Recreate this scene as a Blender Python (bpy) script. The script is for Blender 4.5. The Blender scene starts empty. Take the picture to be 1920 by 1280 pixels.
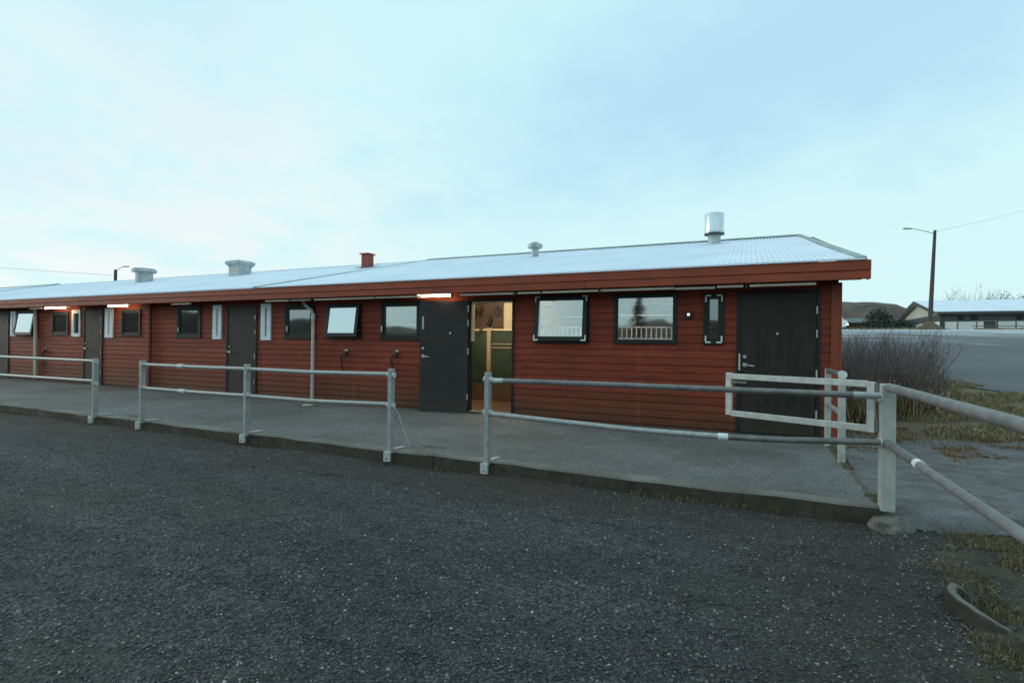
import bpy, math, random
import numpy as np
from mathutils import Vector, Matrix, noise as mnoise
random.seed(7); rng = np.random.default_rng(7)
SC = bpy.context.scene
COL = SC.collection
rad = math.radians

# ------------------------------------------------------------------ camera
CAM_H = 1.29
YAW, PITCH, ROLL = .42598836, .00598577, .0128487
fw = Vector((-math.sin(YAW)*math.cos(PITCH), math.cos(YAW)*math.cos(PITCH), math.sin(PITCH)))
r0 = Vector((math.cos(YAW), math.sin(YAW), 0)); u0 = r0.cross(fw)
rr = r0*math.cos(ROLL)+u0*math.sin(ROLL); uu = u0*math.cos(ROLL)-r0*math.sin(ROLL)
cd = bpy.data.cameras.new('camera'); cam = bpy.data.objects.new('camera', cd); COL.objects.link(cam)
cd.sensor_width = 36; cd.lens = 36*972.66/1920; cd.clip_start = .05; cd.clip_end = 6000
cam.matrix_world = Matrix(((rr.x, uu.x, -fw.x, 0), (rr.y, uu.y, -fw.y, 0), (rr.z, uu.z, -fw.z, CAM_H), (0, 0, 0, 1)))
SC.camera = cam

# ------------------------------------------------------------------ world, sun, exposure
W = bpy.data.worlds.new('World'); SC.world = W; W.use_nodes = True
nt = W.node_tree; nt.nodes.clear()
def N(tree, typ, **kw):
    n = tree.nodes.new(typ)
    for k, v in kw.items():
        if k == 'inp':
            for a, b in v.items(): n.inputs[a].default_value = b
        else: setattr(n, k, v)
    return n
def L(tree, a, b): tree.links.new(a, b)
def math_n(tree, op, a, b=None, c=None, clamp=False):
    n = tree.nodes.new('ShaderNodeMath'); n.operation = op; n.use_clamp = clamp
    for i, v in enumerate((a, b, c)):
        if v is None: continue
        if hasattr(v, 'is_linked'): tree.links.new(v, n.inputs[i])
        else: n.inputs[i].default_value = v
    return n.outputs[0]
def mixc(tree, fac, a, b, blend='MIX'):
    n = tree.nodes.new('ShaderNodeMix'); n.data_type = 'RGBA'; n.blend_type = blend
    for s, v in ((n.inputs[0], fac), (n.inputs[6], a), (n.inputs[7], b)):
        if hasattr(v, 'is_linked'): tree.links.new(v, s)
        else: s.default_value = v if not isinstance(v, tuple) or len(v) == 4 else (*v, 1)
    return n.outputs[2]
def mapr(tree, v, a, b, c=0., d=1., smooth=True):
    n = tree.nodes.new('ShaderNodeMapRange'); n.interpolation_type = 'SMOOTHSTEP' if smooth else 'LINEAR'
    tree.links.new(v, n.inputs[0])
    for i, x in enumerate((a, b, c, d)): n.inputs[i+1].default_value = x
    return n.outputs[0]

SUN_EL, SUN_AZ = 13, -98            # low sun behind thin overcast, out of frame at left (azimuth from +y, clockwise)
sky = N(nt, 'ShaderNodeTexSky', sky_type='NISHITA', sun_disc=False)
sky.sun_elevation = rad(SUN_EL); sky.sun_rotation = rad(SUN_AZ)
bgA = N(nt, 'ShaderNodeBackground'); bgA.inputs[1].default_value = .06
L(nt, sky.outputs[0], bgA.inputs[0])
tc = N(nt, 'ShaderNodeTexCoord'); sep = N(nt, 'ShaderNodeSeparateXYZ'); L(nt, tc.outputs['Generated'], sep.inputs[0])
zc = math_n(nt, 'MAXIMUM', sep.outputs[2], 0.0)
den = math_n(nt, 'ADD', zc, .22)
comb = N(nt, 'ShaderNodeCombineXYZ')
L(nt, math_n(nt, 'DIVIDE', sep.outputs[0], den), comb.inputs[0]); L(nt, math_n(nt, 'DIVIDE', sep.outputs[1], den), comb.inputs[1])
n1 = N(nt, 'ShaderNodeTexNoise', inp={'Scale': .85, 'Detail': 4.5, 'Roughness': .5, 'Distortion': .35})
L(nt, comb.outputs[0], n1.inputs['Vector'])
n2 = N(nt, 'ShaderNodeTexNoise', inp={'Scale': 3.2, 'Detail': 5, 'Roughness': .55, 'Distortion': .2})
L(nt, comb.outputs[0], n2.inputs['Vector'])
def blob(d, r_in, r_out):
    v = N(nt, 'ShaderNodeVectorMath', operation='DISTANCE'); L(nt, tc.outputs['Generated'], v.inputs[0])
    v.inputs[1].default_value = Vector(d).normalized()
    return mapr(nt, v.outputs['Value'], r_out, r_in)
# bands of blue grey cloud to the right and overhead, carried on by noise elsewhere
az = math_n(nt, 'ARCTAN2', sep.outputs[0], sep.outputs[1]); el = math_n(nt, 'ARCSINE', sep.outputs[2])
ea = math_n(nt, 'DIVIDE', math_n(nt, 'SUBTRACT', az, rad(6)), rad(38))
ee = math_n(nt, 'DIVIDE', math_n(nt, 'SUBTRACT', el, math_n(nt, 'MULTIPLY_ADD', az, .16, rad(26))), rad(12))
dist = math_n(nt, 'SQRT', math_n(nt, 'ADD', math_n(nt, 'MULTIPLY', ea, ea), math_n(nt, 'MULTIPLY', ee, ee)))
wob = math_n(nt, 'ADD', math_n(nt, 'MULTIPLY', math_n(nt, 'SUBTRACT', n1.outputs[0], .5), 1.5), math_n(nt, 'MULTIPLY', math_n(nt, 'SUBTRACT', n2.outputs[0], .5), .9))
bank = mapr(nt, math_n(nt, 'ADD', dist, wob), 1.25, .25)
els = math_n(nt, 'MULTIPLY', mapr(nt, math_n(nt, 'ADD', math_n(nt, 'MULTIPLY', n1.outputs[0], .8), math_n(nt, 'MULTIPLY', n2.outputs[0], .25)), .50, .72), .6)
els = math_n(nt, 'MULTIPLY', els, mapr(nt, dist, 1.0, 2.2))
cmask = math_n(nt, 'MAXIMUM', bank, els)
lowband = mapr(nt, sep.outputs[2], .02, .28)
cmask = math_n(nt, 'MULTIPLY', cmask, lowband)
base = mixc(nt, mapr(nt, sep.outputs[2], .0, .5), (.73, 1.0, 1.01), (.65, .97, 1.02))
# paler, faintly pink glow low on the left where the sun is behind the cloud
glow = math_n(nt, 'MULTIPLY', blob((-.85, .50, .15), .05, .60), mapr(nt, n2.outputs[0], .30, .62))
base = mixc(nt, glow, base, (.93, 1.0, 1.0))
skyc = mixc(nt, cmask, base, (.51, .80, .99))
bgB = N(nt, 'ShaderNodeBackground'); bgB.inputs[1].default_value = 1.0
L(nt, skyc, bgB.inputs[0])
ms = N(nt, 'ShaderNodeMixShader'); ms.inputs[0].default_value = .93
L(nt, bgA.outputs[0], ms.inputs[1]); L(nt, bgB.outputs[0], ms.inputs[2])
wo = N(nt, 'ShaderNodeOutputWorld'); L(nt, ms.outputs[0], wo.inputs[0])

sl = bpy.data.lights.new('sun', 'SUN'); sun = bpy.data.objects.new('sun', sl); COL.objects.link(sun)
sl.energy = .8; sl.angle = rad(20); sl.color = (1, .84, .68)
sd = Vector((math.sin(rad(SUN_AZ))*math.cos(rad(SUN_EL)), math.cos(rad(SUN_AZ))*math.cos(rad(SUN_EL)), math.sin(rad(SUN_EL))))
sun.rotation_euler = (-sd).to_track_quat('-Z', 'Y').to_euler()
sun.location = sd*50
vs = SC.view_settings; vs.view_transform = 'Standard'; vs.look = 'None'; vs.exposure = 0; vs.gamma = 1; vs.use_curve_mapping = False
SC.render.engine = 'CYCLES'; SC.cycles.use_denoising = True; SC.cycles.max_bounces = 8; SC.cycles.transparent_max_bounces = 16

# ------------------------------------------------------------------ helpers
MATS = {}
def mat(name, col, rough=.6, var=.18, vs=6., bump=0., bs=60., metal=0., rnd=0., spec=.5, fine=0., fs=120., stretch=None):
    m = bpy.data.materials.new(name); m.use_nodes = True; t = m.node_tree
    b = t.nodes['Principled BSDF']
    b.inputs['Roughness'].default_value = rough; b.inputs['Metallic'].default_value = metal
    b.inputs['Specular IOR Level'].default_value = spec
    g = N(t, 'ShaderNodeNewGeometry'); vec = g.outputs['Position']
    if stretch:
        mp = N(t, 'ShaderNodeMapping'); mp.inputs['Scale'].default_value = stretch; L(t, vec, mp.inputs[0]); vec = mp.outputs[0]
    n = N(t, 'ShaderNodeTexNoise', inp={'Scale': vs, 'Detail': 6, 'Roughness': .6}); L(t, vec, n.inputs['Vector'])
    c = mixc(t, mapr(t, n.outputs[0], .25, .75), tuple(x*(1-var) for x in col), tuple(x*(1+var) for x in col))
    if fine:
        n3 = N(t, 'ShaderNodeTexNoise', inp={'Scale': fs, 'Detail': 3, 'Roughness': .7}); L(t, g.outputs['Position'], n3.inputs['Vector'])
        c = mixc(t, mapr(t, n3.outputs[0], .3, .7), c, mixc(t, 1.0, c, (1+fine, 1+fine, 1+fine), 'MULTIPLY'))
    if rnd:
        oi = N(t, 'ShaderNodeObjectInfo'); k = math_n(t, 'MULTIPLY_ADD', oi.outputs['Random'], 2*rnd, 1-rnd)
        cc = N(t, 'ShaderNodeCombineColor')
        for i in range(3): L(t, k, cc.inputs[i])
        c = mixc(t, 1.0, c, cc.outputs[0], 'MULTIPLY')
    L(t, c, b.inputs['Base Color'])
    rv = mapr(t, n.outputs[0], .2, .8, max(.05, rough-.1), min(1, rough+.1)); L(t, rv, b.inputs['Roughness'])
    if bump:
        n4 = N(t, 'ShaderNodeTexNoise', inp={'Scale': bs, 'Detail': 5, 'Roughness': .65}); L(t, vec, n4.inputs['Vector'])
        bp = N(t, 'ShaderNodeBump', inp={'Strength': bump, 'Distance': .01}); L(t, n4.outputs[0], bp.inputs['Height']); L(t, bp.outputs[0], b.inputs['Normal'])
    MATS[name] = m; return m
def bcol(m):   # (tree, principled, colour socket feeding it)
    t = m.node_tree; b = t.nodes['Principled BSDF']; return t, b, b.inputs['Base Color'].links[0].from_socket
def recolor(m, c):
    t, b, _ = bcol(m); L(t, c, b.inputs['Base Color'])

class MB:
    def __init__(s): s.v = []; s.f = []; s.n = 0
    def add(s, v, f):
        v = np.asarray(v, float).reshape(-1, 3); s.v.append(v)
        k = s.n
        s.f += [tuple(i+k for i in q) for q in f]; s.n += len(v); return s
    def box(s, x0, x1, y0, y1, z0, z1):
        v = [(x, y, z) for z in (z0, z1) for y in (y0, y1) for x in (x0, x1)]
        return s.add(v, [(0, 2, 3, 1), (4, 5, 7, 6), (0, 1, 5, 4), (2, 6, 7, 3), (0, 4, 6, 2), (1, 3, 7, 5)])
    def obox(s, c, ax, ay, az, hx, hy, hz):     # oriented box
        c, ax, ay, az = (np.array(q, float) for q in (c, ax, ay, az))
        v = [c+ax*hx*i+ay*hy*j+az*hz*k for k in (-1, 1) for j in (-1, 1) for i in (-1, 1)]
        return s.add(v, [(0, 2, 3, 1), (4, 5, 7, 6), (0, 1, 5, 4), (2, 6, 7, 3), (0, 4, 6, 2), (1, 3, 7, 5)])
    def tube(s, path, r, n=8, caps=True):
        P = np.array(path, float); R = np.broadcast_to(np.asarray(r, float), (len(P),))
        T = np.gradient(P, axis=0); T /= np.linalg.norm(T, axis=1)[:, None]+1e-9
        a = np.array((0, 0, 1.)) if abs(T[0][2]) < .9 else np.array((1., 0, 0))
        vs = []
        u = np.cross(T[0], a); u /= np.linalg.norm(u)
        for i in range(len(P)):
            u = u-T[i]*(u@T[i]); u /= np.linalg.norm(u)+1e-9; w = np.cross(T[i], u)
            for k in range(n):
                t = 2*math.pi*k/n; vs.append(P[i]+R[i]*(math.cos(t)*u+math.sin(t)*w))
        f = []
        for i in range(len(P)-1):
            for k in range(n):
                f.append((i*n+k, i*n+(k+1) % n, (i+1)*n+(k+1) % n, (i+1)*n+k))
        if caps: f += [tuple(range(n))[::-1], tuple((len(P)-1)*n+k for k in range(n))]
        return s.add(vs, f)
    def lathe(s, c, prof, n=24, caps=True):     # prof: (radius, z) from bottom to top
        v = []
        for r, z in prof:
            for k in range(n): v.append((c[0]+r*math.cos(2*math.pi*k/n), c[1]+r*math.sin(2*math.pi*k/n), c[2]+z))
        f = [(i*n+k, i*n+(k+1) % n, (i+1)*n+(k+1) % n, (i+1)*n+k) for i in range(len(prof)-1) for k in range(n)]
        if caps: f += [tuple(range(n))[::-1], tuple((len(prof)-1)*n+k for k in range(n))]
        return s.add(v, f)
    def prism(s, poly, axis, a0, a1):           # 2D polygon (in the two other axes, in order) extruded along axis
        def p(q, a): q = list(q); q.insert(axis, a); return q
        n = len(poly); v = [p(q, a0) for q in poly]+[p(q, a1) for q in poly]
        f = [(i, (i+1) % n, n+(i+1) % n, n+i) for i in range(n)]+[tuple(range(n))[::-1], tuple(range(n, 2*n))]
        return s.add(v, f)
    def build(s, name, m, parent=None, smooth=False, bevel=0, origin=None):
        V = np.concatenate(s.v)
        o0 = Vector(origin) if origin is not None else (Vector(V.mean(0)) if parent is None else None)
        pw = parent['_w'] if parent is not None and '_w' in parent else (0, 0, 0)
        base = np.array(o0) if o0 is not None else V.mean(0)
        me = bpy.data.meshes.new(name); me.from_pydata((V-base).tolist(), [], s.f)
        me.materials.append(m if not isinstance(m, str) else MATS[m])
        import bmesh as _b
        bm = _b.new(); bm.from_mesh(me); _b.ops.recalc_face_normals(bm, faces=bm.faces); bm.to_mesh(me); bm.free()
        if smooth:
            me.polygons.foreach_set('use_smooth', [True]*len(me.polygons))
            try: me.set_sharp_from_angle(angle=rad(40))
            except Exception: pass
        o = bpy.data.objects.new(name, me); COL.objects.link(o)
        o['_w'] = tuple(float(x) for x in base)
        if parent is not None:
            o.parent = parent; o.location = base-np.array(pw)
        else: o.location = base
        if bevel:
            b = o.modifiers.new('bevel', 'BEVEL'); b.width = bevel; b.segments = 2; b.limit_method = 'ANGLE'
        return o
def thing(name, label, cat, loc, group=None):
    o = bpy.data.objects.new(name, None); COL.objects.link(o); o.location = loc; o['_w'] = tuple(float(x) for x in loc)
    o.empty_display_size = .1
    o['label'] = label; o['category'] = cat
    if group: o['group'] = group
    return o
def tag(o, label, cat, group=None):
    o['label'] = label; o['category'] = cat
    if group: o['group'] = group
    return o
def struct(o, label=None):
    o['kind'] = 'structure'
    if label: o['label'] = label
    return o
def stuff(o, label, cat=None):
    o['kind'] = 'stuff'; o['label'] = label
    if cat: o['category'] = cat
    return o
def copy_tree(o, parent=None, off=None):
    c = o.copy(); COL.objects.link(c)
    if parent is not None: c.parent = parent
    w = Vector(o['_w'])+(Vector(off) if off is not None else Vector())
    c['_w'] = tuple(w)
    if off is not None and parent is None: c.location = Vector(o.location)+Vector(off)
    for ch in list(o.children): copy_tree(ch, c)
    return c

# ------------------------------------------------------------------ materials
WALL_Y, EDGE_Y, GZ = 8.60, 5.10, -.135
red = mat('red_paint', (.226, .0385, .020), rough=.6, var=.24, vs=3, bump=.35, bs=40, rnd=.15, stretch=(1, 1, 6), spec=.22)
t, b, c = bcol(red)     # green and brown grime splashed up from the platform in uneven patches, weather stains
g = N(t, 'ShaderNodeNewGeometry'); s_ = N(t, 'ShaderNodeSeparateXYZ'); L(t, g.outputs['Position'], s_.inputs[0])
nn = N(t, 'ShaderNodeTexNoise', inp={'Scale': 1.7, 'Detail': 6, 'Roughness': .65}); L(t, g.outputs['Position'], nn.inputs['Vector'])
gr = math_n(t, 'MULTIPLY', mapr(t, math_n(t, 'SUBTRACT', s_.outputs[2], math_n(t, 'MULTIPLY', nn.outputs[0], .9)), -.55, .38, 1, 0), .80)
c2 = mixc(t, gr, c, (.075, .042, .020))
nn2 = N(t, 'ShaderNodeTexNoise', inp={'Scale': .9, 'Detail': 5, 'Roughness': .6}); mp = N(t, 'ShaderNodeMapping'); mp.inputs['Scale'].default_value = (3.5, 1, .35)
L(t, g.outputs['Position'], mp.inputs[0]); L(t, mp.outputs[0], nn2.inputs['Vector'])
c2 = mixc(t, math_n(t, 'MULTIPLY', mapr(t, nn2.outputs[0], .5, .75), .42), c2, (.115, .034, .023))
nn5 = N(t, 'ShaderNodeTexNoise', inp={'Scale': 1.1, 'Detail': 7, 'Roughness': .7}); L(t, mp.outputs[0], nn5.inputs['Vector'])
c2 = mixc(t, math_n(t, 'MULTIPLY', mapr(t, nn5.outputs[0], .54, .72), .38), c2, (.31, .085, .045))    # sun-bleached patches
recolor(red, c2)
fas = mat('red_fascia_paint', (.295, .050, .022), rough=.55, var=.22, vs=2.2, bump=.2, bs=30, rnd=.08, stretch=(1, 4, 5), spec=.4)
t, b, c = bcol(fas); g = N(t, 'ShaderNodeNewGeometry'); nn = N(t, 'ShaderNodeTexNoise', inp={'Scale': 2.6, 'Detail': 7, 'Roughness': .7})
L(t, g.outputs['Position'], nn.inputs['Vector']); recolor(fas, mixc(t, math_n(t, 'MULTIPLY', mapr(t, nn.outputs[0], .48, .66), .6), c, (.105, .050, .024)))
mat('dark_red_paint', (.17, .028, .018), rough=.6, var=.2)
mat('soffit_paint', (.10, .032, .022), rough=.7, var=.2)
mat('frame_paint', (.016, .018, .016), rough=.5, var=.25, vs=9, spec=.3)
mat('door_paint', (.027, .021, .017), rough=.5, var=.3, vs=3, stretch=(5, 5, .6), bump=.08, bs=60, spec=.25)
mat('grey_door_paint', (.040, .034, .032), rough=.5, var=.2, vs=2.5, spec=.25)
for nm_ in ('door_paint', 'grey_door_paint'):
    t, b, c = bcol(MATS[nm_]); g = N(t, 'ShaderNodeNewGeometry'); s_ = N(t, 'ShaderNodeSeparateXYZ'); L(t, g.outputs['Position'], s_.inputs[0])
    nn = N(t, 'ShaderNodeTexNoise', inp={'Scale': 5, 'Detail': 7, 'Roughness': .75}); L(t, g.outputs['Position'], nn.inputs['Vector'])
    lo = mapr(t, math_n(t, 'ADD', s_.outputs[2], math_n(t, 'MULTIPLY', nn.outputs[0], .8)), .95, .35)
    sm_ = mapr(t, nn.outputs[0], .55, .75)
    recolor(MATS[nm_], mixc(t, math_n(t, 'MAXIMUM', math_n(t, 'MULTIPLY', lo, .55), math_n(t, 'MULTIPLY', sm_, .35)), c, (.062, .052, .042)))
mat('white_plastic', (.70, .75, .78), rough=.4, var=.08)
mat('bracket_white', (.72, .74, .72), rough=.4, var=.1)
mat('steel', (.62, .62, .60), rough=.28, metal=1., var=.1)
mat('hinge_steel', (.50, .48, .40), rough=.45, metal=.6, var=.2)
galv = mat('galvanised', (.33, .335, .335), rough=.48, metal=.35, var=.22, vs=22, bump=.08, bs=90, fine=.18, fs=300)
mat('galvanised_dark', (.165, .155, .155), rough=.55, metal=.35, var=.3, vs=9, fine=.25, fs=200)
mat('galvanised_pale', (.47, .48, .475), rough=.5, metal=.2, var=.16, vs=14, bump=.06, bs=70, fine=.15, fs=240)
mat('rail_grey', (.175, .18, .185), rough=.6, metal=.1, var=.22, vs=9, fine=.2, fs=200, spec=.3)
mat('pale_paint', (.375, .385, .36), rough=.6, var=.18, vs=8, fine=.15, fs=150)
mat('conduit_paint', (.46, .38, .31), rough=.5, var=.25, vs=3)
mat('conduit_grey', (.33, .31, .28), rough=.5, var=.2, vs=3)
mat('pipe_paint', (.46, .42, .36), rough=.55, var=.2, vs=4)
mat('black_iron', (.012, .012, .012), rough=.5, var=.2)
mat('rubber', (.015, .014, .014), rough=.7, var=.2)
mat('vent_zinc', (.36, .40, .41), rough=.5, metal=.4, var=.22, vs=5, fine=.2, fs=60)
mat('vent_drum', (.62, .68, .72), rough=.25, metal=.85, var=.12, vs=4)
mat('vent_red', (.28, .045, .036), rough=.55, var=.2)
frost = mat('frosted_roof', (.75, .785, .90), rough=.6, var=.07, vs=.8, fine=.05, fs=40)
t, b, c = bcol(frost); g = N(t, 'ShaderNodeNewGeometry'); nn = N(t, 'ShaderNodeTexNoise', inp={'Scale': .35, 'Detail': 6, 'Roughness': .6})
L(t, g.outputs['Position'], nn.inputs['Vector']); recolor(frost, mixc(t, math_n(t, 'MULTIPLY', mapr(t, nn.outputs[0], .5, .78), .35), c, (.55, .58, .64)))
mat('ridge_zinc', (.33, .37, .36), rough=.55, metal=.3, var=.25, vs=2.5)
mat('interior_dark', (.10, .095, .085), rough=.8, var=.2)
mat('interior_cream', (.62, .54, .37), rough=.6, var=.08)
mat('interior_green', (.020, .042, .026), rough=.5, var=.2)
mat('interior_wood', (.085, .052, .034), rough=.6, var=.25, stretch=(1, 1, 5))
mat('interior_post', (.30, .24, .16), rough=.6, var=.2)
mat('stall_white', (.75, .78, .78), rough=.4, var=.05)
mat('interior_floor', (.09, .045, .026), rough=.7, var=.3)
# glass
def glass(name, refl, tint=.75, rough=.0):
    m = bpy.data.materials.new(name); m.use_nodes = True; t = m.node_tree; t.nodes.clear()
    gl = N(t, 'ShaderNodeBsdfGlossy', inp={'Roughness': rough, 'Color': (.93, .97, 1, 1)}); tr = N(t, 'ShaderNodeBsdfTransparent', inp={'Color': (tint, tint, tint*.97, 1)})
    g = N(t, 'ShaderNodeNewGeometry'); nz = N(t, 'ShaderNodeTexNoise', inp={'Scale': 2.2, 'Detail': 1}); L(t, g.outputs['Position'], nz.inputs['Vector'])
    bp = N(t, 'ShaderNodeBump', inp={'Strength': .05, 'Distance': .02}); L(t, nz.outputs[0], bp.inputs['Height']); L(t, bp.outputs[0], gl.inputs['Normal'])
    fr = N(t, 'ShaderNodeFresnel', inp={'IOR': 1.5}); f = math_n(t, 'ADD', fr.outputs[0], refl, clamp=True)
    mx = N(t, 'ShaderNodeMixShader'); L(t, f, mx.inputs[0]); L(t, tr.outputs[0], mx.inputs[1]); L(t, gl.outputs[0], mx.inputs[2])
    o = N(t, 'ShaderNodeOutputMaterial'); L(t, mx.outputs[0], o.inputs[0]); MATS[name] = m
glass('glass', .24, .9, .035); glass('glass_tilt', .25, .9); glass('glass_dark', .15, .5, .03); glass('glass_sky', .62, .5)
def emis(name, col, s):
    m = bpy.data.materials.new(name); m.use_nodes = True; b = m.node_tree.nodes['Principled BSDF']
    b.inputs['Emission Color'].default_value = (*col, 1); b.inputs['Emission Strength'].default_value = s; b.inputs['Base Color'].default_value = (.8, .8, .8, 1); MATS[name] = m
emis('lamp_glow', (1, .68, .36), 13); emis('room_light', (1, .86, .58), 115); emis('bar_fill_glow', (1, .95, .84), 95); emis('led_white', (1, .97, .9), 2.0); emis('headlight_glow', (1, .9, .75), 2.5)

# ground materials
gv = mat('gravel', (.055, .053, .058), rough=.85, var=.2, vs=.9, spec=.3)
t, b, c = bcol(gv); g = N(t, 'ShaderNodeNewGeometry'); P = g.outputs['Position']
vo = N(t, 'ShaderNodeTexVoronoi', inp={'Scale': 75}); L(t, P, vo.inputs['Vector'])
vo2 = N(t, 'ShaderNodeTexVoronoi', inp={'Scale': 28}); L(t, P, vo2.inputs['Vector'])
sc_ = N(t, 'ShaderNodeSeparateColor'); L(t, vo.outputs['Color'], sc_.inputs[0])
sc2 = N(t, 'ShaderNodeSeparateColor'); L(t, vo2.outputs['Color'], sc2.inputs[0])
k = math_n(t, 'MULTIPLY_ADD', math_n(t, 'POWER', sc_.outputs[0], 2.2), 1.5, .50)
k = math_n(t, 'MULTIPLY', k, math_n(t, 'MULTIPLY_ADD', sc2.outputs[1], .35, .82))
cc = N(t, 'ShaderNodeCombineColor')
for i in range(3): L(t, k, cc.inputs[i])
c = mixc(t, 1., c, cc.outputs[0], 'MULTIPLY')
spk = mapr(t, sc_.outputs[1], .975, .99); c = mixc(t, math_n(t, 'MULTIPLY', spk, .6), c, (.20, .21, .21))
# damp darker drifts, paler dry ones, and long wheel tracks across the yard
mpt = N(t, 'ShaderNodeMapping'); mpt.inputs['Rotation'].default_value = (0, 0, rad(28)); mpt.inputs['Scale'].default_value = (.35, 1.6, 1); L(t, P, mpt.inputs[0])
nt1 = N(t, 'ShaderNodeTexNoise', inp={'Scale': 1.3, 'Detail': 5, 'Roughness': .6, 'Distortion': .5}); L(t, mpt.outputs[0], nt1.inputs['Vector'])
kt = mapr(t, nt1.outputs[0], .28, .72, .78, 1.24); cct = N(t, 'ShaderNodeCombineColor')
for i in range(3): L(t, kt, cct.inputs[i])
c = mixc(t, 1., c, cct.outputs[0], 'MULTIPLY')
nt2 = N(t, 'ShaderNodeTexNoise', inp={'Scale': .55, 'Detail': 4, 'Roughness': .6}); L(t, P, nt2.inputs['Vector'])
c = mixc(t, math_n(t, 'MULTIPLY', mapr(t, nt2.outputs[0], .48, .66), .5), c, (.048, .047, .036))
# trodden brown earth along the kerb and towards the corner post
s_ = N(t, 'ShaderNodeSeparateXYZ'); L(t, P, s_.inputs[0])
nn = N(t, 'ShaderNodeTexNoise', inp={'Scale': .8, 'Detail': 6, 'Roughness': .65}); L(t, P, nn.inputs['Vector'])
e1 = mapr(t, math_n(t, 'ADD', s_.outputs[1], math_n(t, 'MULTIPLY', nn.outputs[0], 2.2)), 4.9, 6.1)
e2 = mapr(t, math_n(t, 'ADD', s_.outputs[0], math_n(t, 'MULTIPLY', nn.outputs[0], 2.2)), .2, 2.2)
e2 = math_n(t, 'MULTIPLY', e2, mapr(t, s_.outputs[1], 1.0, 3.0))
c = mixc(t, math_n(t, 'MULTIPLY', math_n(t, 'MAXIMUM', e1, e2), .7), c, (.044, .030, .021))
recolor(gv, c)
hb = math_n(t, 'ADD', math_n(t, 'MULTIPLY', vo.outputs['Distance'], -1.0), math_n(t, 'MULTIPLY', vo2.outputs['Distance'], -1.2))
bp = N(t, 'ShaderNodeBump', inp={'Strength': .8, 'Distance': .012}); L(t, hb, bp.inputs['Height']); L(t, bp.outputs[0], b.inputs['Normal'])

st = bpy.data.materials.new('stones'); st.use_nodes = True; MATS['stones'] = st; t = st.node_tree; b = t.nodes['Principled BSDF']
g = N(t, 'ShaderNodeNewGeometry'); cr = N(t, 'ShaderNodeValToRGB'); L(t, g.outputs['Random Per Island'], cr.inputs[0])
el = cr.color_ramp.elements; el[0].position = 0; el[0].color = (.030, .030, .034, 1); el[1].position = 1; el[1].color = (.46, .46, .44, 1)
for p_, q_ in ((.48, (.060, .058, .064, 1)), (.82, (.115, .115, .122, 1)), (.94, (.185, .150, .12, 1)), (.98, (.28, .27, .25, 1))):
    e_ = el.new(p_); e_.color = q_
P = g.outputs['Position']; mpt = N(t, 'ShaderNodeMapping'); mpt.inputs['Rotation'].default_value = (0, 0, rad(28)); mpt.inputs['Scale'].default_value = (.35, 1.6, 1); L(t, P, mpt.inputs[0])
nt1 = N(t, 'ShaderNodeTexNoise', inp={'Scale': 1.3, 'Detail': 5, 'Roughness': .6, 'Distortion': .5}); L(t, mpt.outputs[0], nt1.inputs['Vector'])
kt = mapr(t, nt1.outputs[0], .28, .72, .80, 1.25); cct = N(t, 'ShaderNodeCombineColor')
for i in range(3): L(t, kt, cct.inputs[i])
L(t, mixc(t, 1., cr.outputs[0], cct.outputs[0], 'MULTIPLY'), b.inputs['Base Color']); b.inputs['Roughness'].default_value = .75

asp = mat('platform_asphalt', (.150, .142, .142), rough=.8, var=.2, vs=.8, bump=.5, bs=130, spec=.35)
t, b, c = bcol(asp); g = N(t, 'ShaderNodeNewGeometry'); P = g.outputs['Position']
vo = N(t, 'ShaderNodeTexVoronoi', inp={'Scale': 95}); L(t, P, vo.inputs['Vector']); sc_ = N(t, 'ShaderNodeSeparateColor'); L(t, vo.outputs['Color'], sc_.inputs[0])
k = math_n(t, 'MULTIPLY_ADD', sc_.outputs[0], 1.3, .36); cc = N(t, 'ShaderNodeCombineColor')
for i in range(3): L(t, k, cc.inputs[i])
c = mixc(t, 1., c, cc.outputs[0], 'MULTIPLY')
s_ = N(t, 'ShaderNodeSeparateXYZ'); L(t, P, s_.inputs[0])
nn = N(t, 'ShaderNodeTexNoise', inp={'Scale': 1.3, 'Detail': 7, 'Roughness': .65}); L(t, P, nn.inputs['Vector'])
dm = mapr(t, math_n(t, 'ADD', s_.outputs[1], math_n(t, 'MULTIPLY', nn.outputs[0], 1.1)), 8.55, 9.35)
c = mixc(t, math_n(t, 'MULTIPLY', dm, .75), c, (.062, .050, .036))
nn3 = N(t, 'ShaderNodeTexNoise', inp={'Scale': .55, 'Detail': 8, 'Roughness': .7}); L(t, P, nn3.inputs['Vector'])
c = mixc(t, math_n(t, 'MULTIPLY', mapr(t, nn3.outputs[0], .46, .62), .6), c, (.088, .080, .070))
recolor(asp, c)
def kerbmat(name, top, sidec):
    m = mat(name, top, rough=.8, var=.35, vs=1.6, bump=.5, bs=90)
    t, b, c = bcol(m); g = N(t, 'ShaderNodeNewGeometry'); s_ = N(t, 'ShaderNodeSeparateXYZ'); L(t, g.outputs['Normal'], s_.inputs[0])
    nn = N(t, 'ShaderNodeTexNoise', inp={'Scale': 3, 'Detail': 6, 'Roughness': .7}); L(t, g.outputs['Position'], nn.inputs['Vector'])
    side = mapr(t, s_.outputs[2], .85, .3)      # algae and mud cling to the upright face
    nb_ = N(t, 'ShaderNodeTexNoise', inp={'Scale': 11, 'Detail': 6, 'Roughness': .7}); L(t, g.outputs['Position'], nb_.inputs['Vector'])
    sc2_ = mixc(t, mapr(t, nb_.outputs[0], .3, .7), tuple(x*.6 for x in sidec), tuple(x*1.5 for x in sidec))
    recolor(m, mixc(t, math_n(t, 'MULTIPLY', side, mapr(t, nn.outputs[0], .2, .5, .75, 1.)), c, sc2_)); return m
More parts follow.
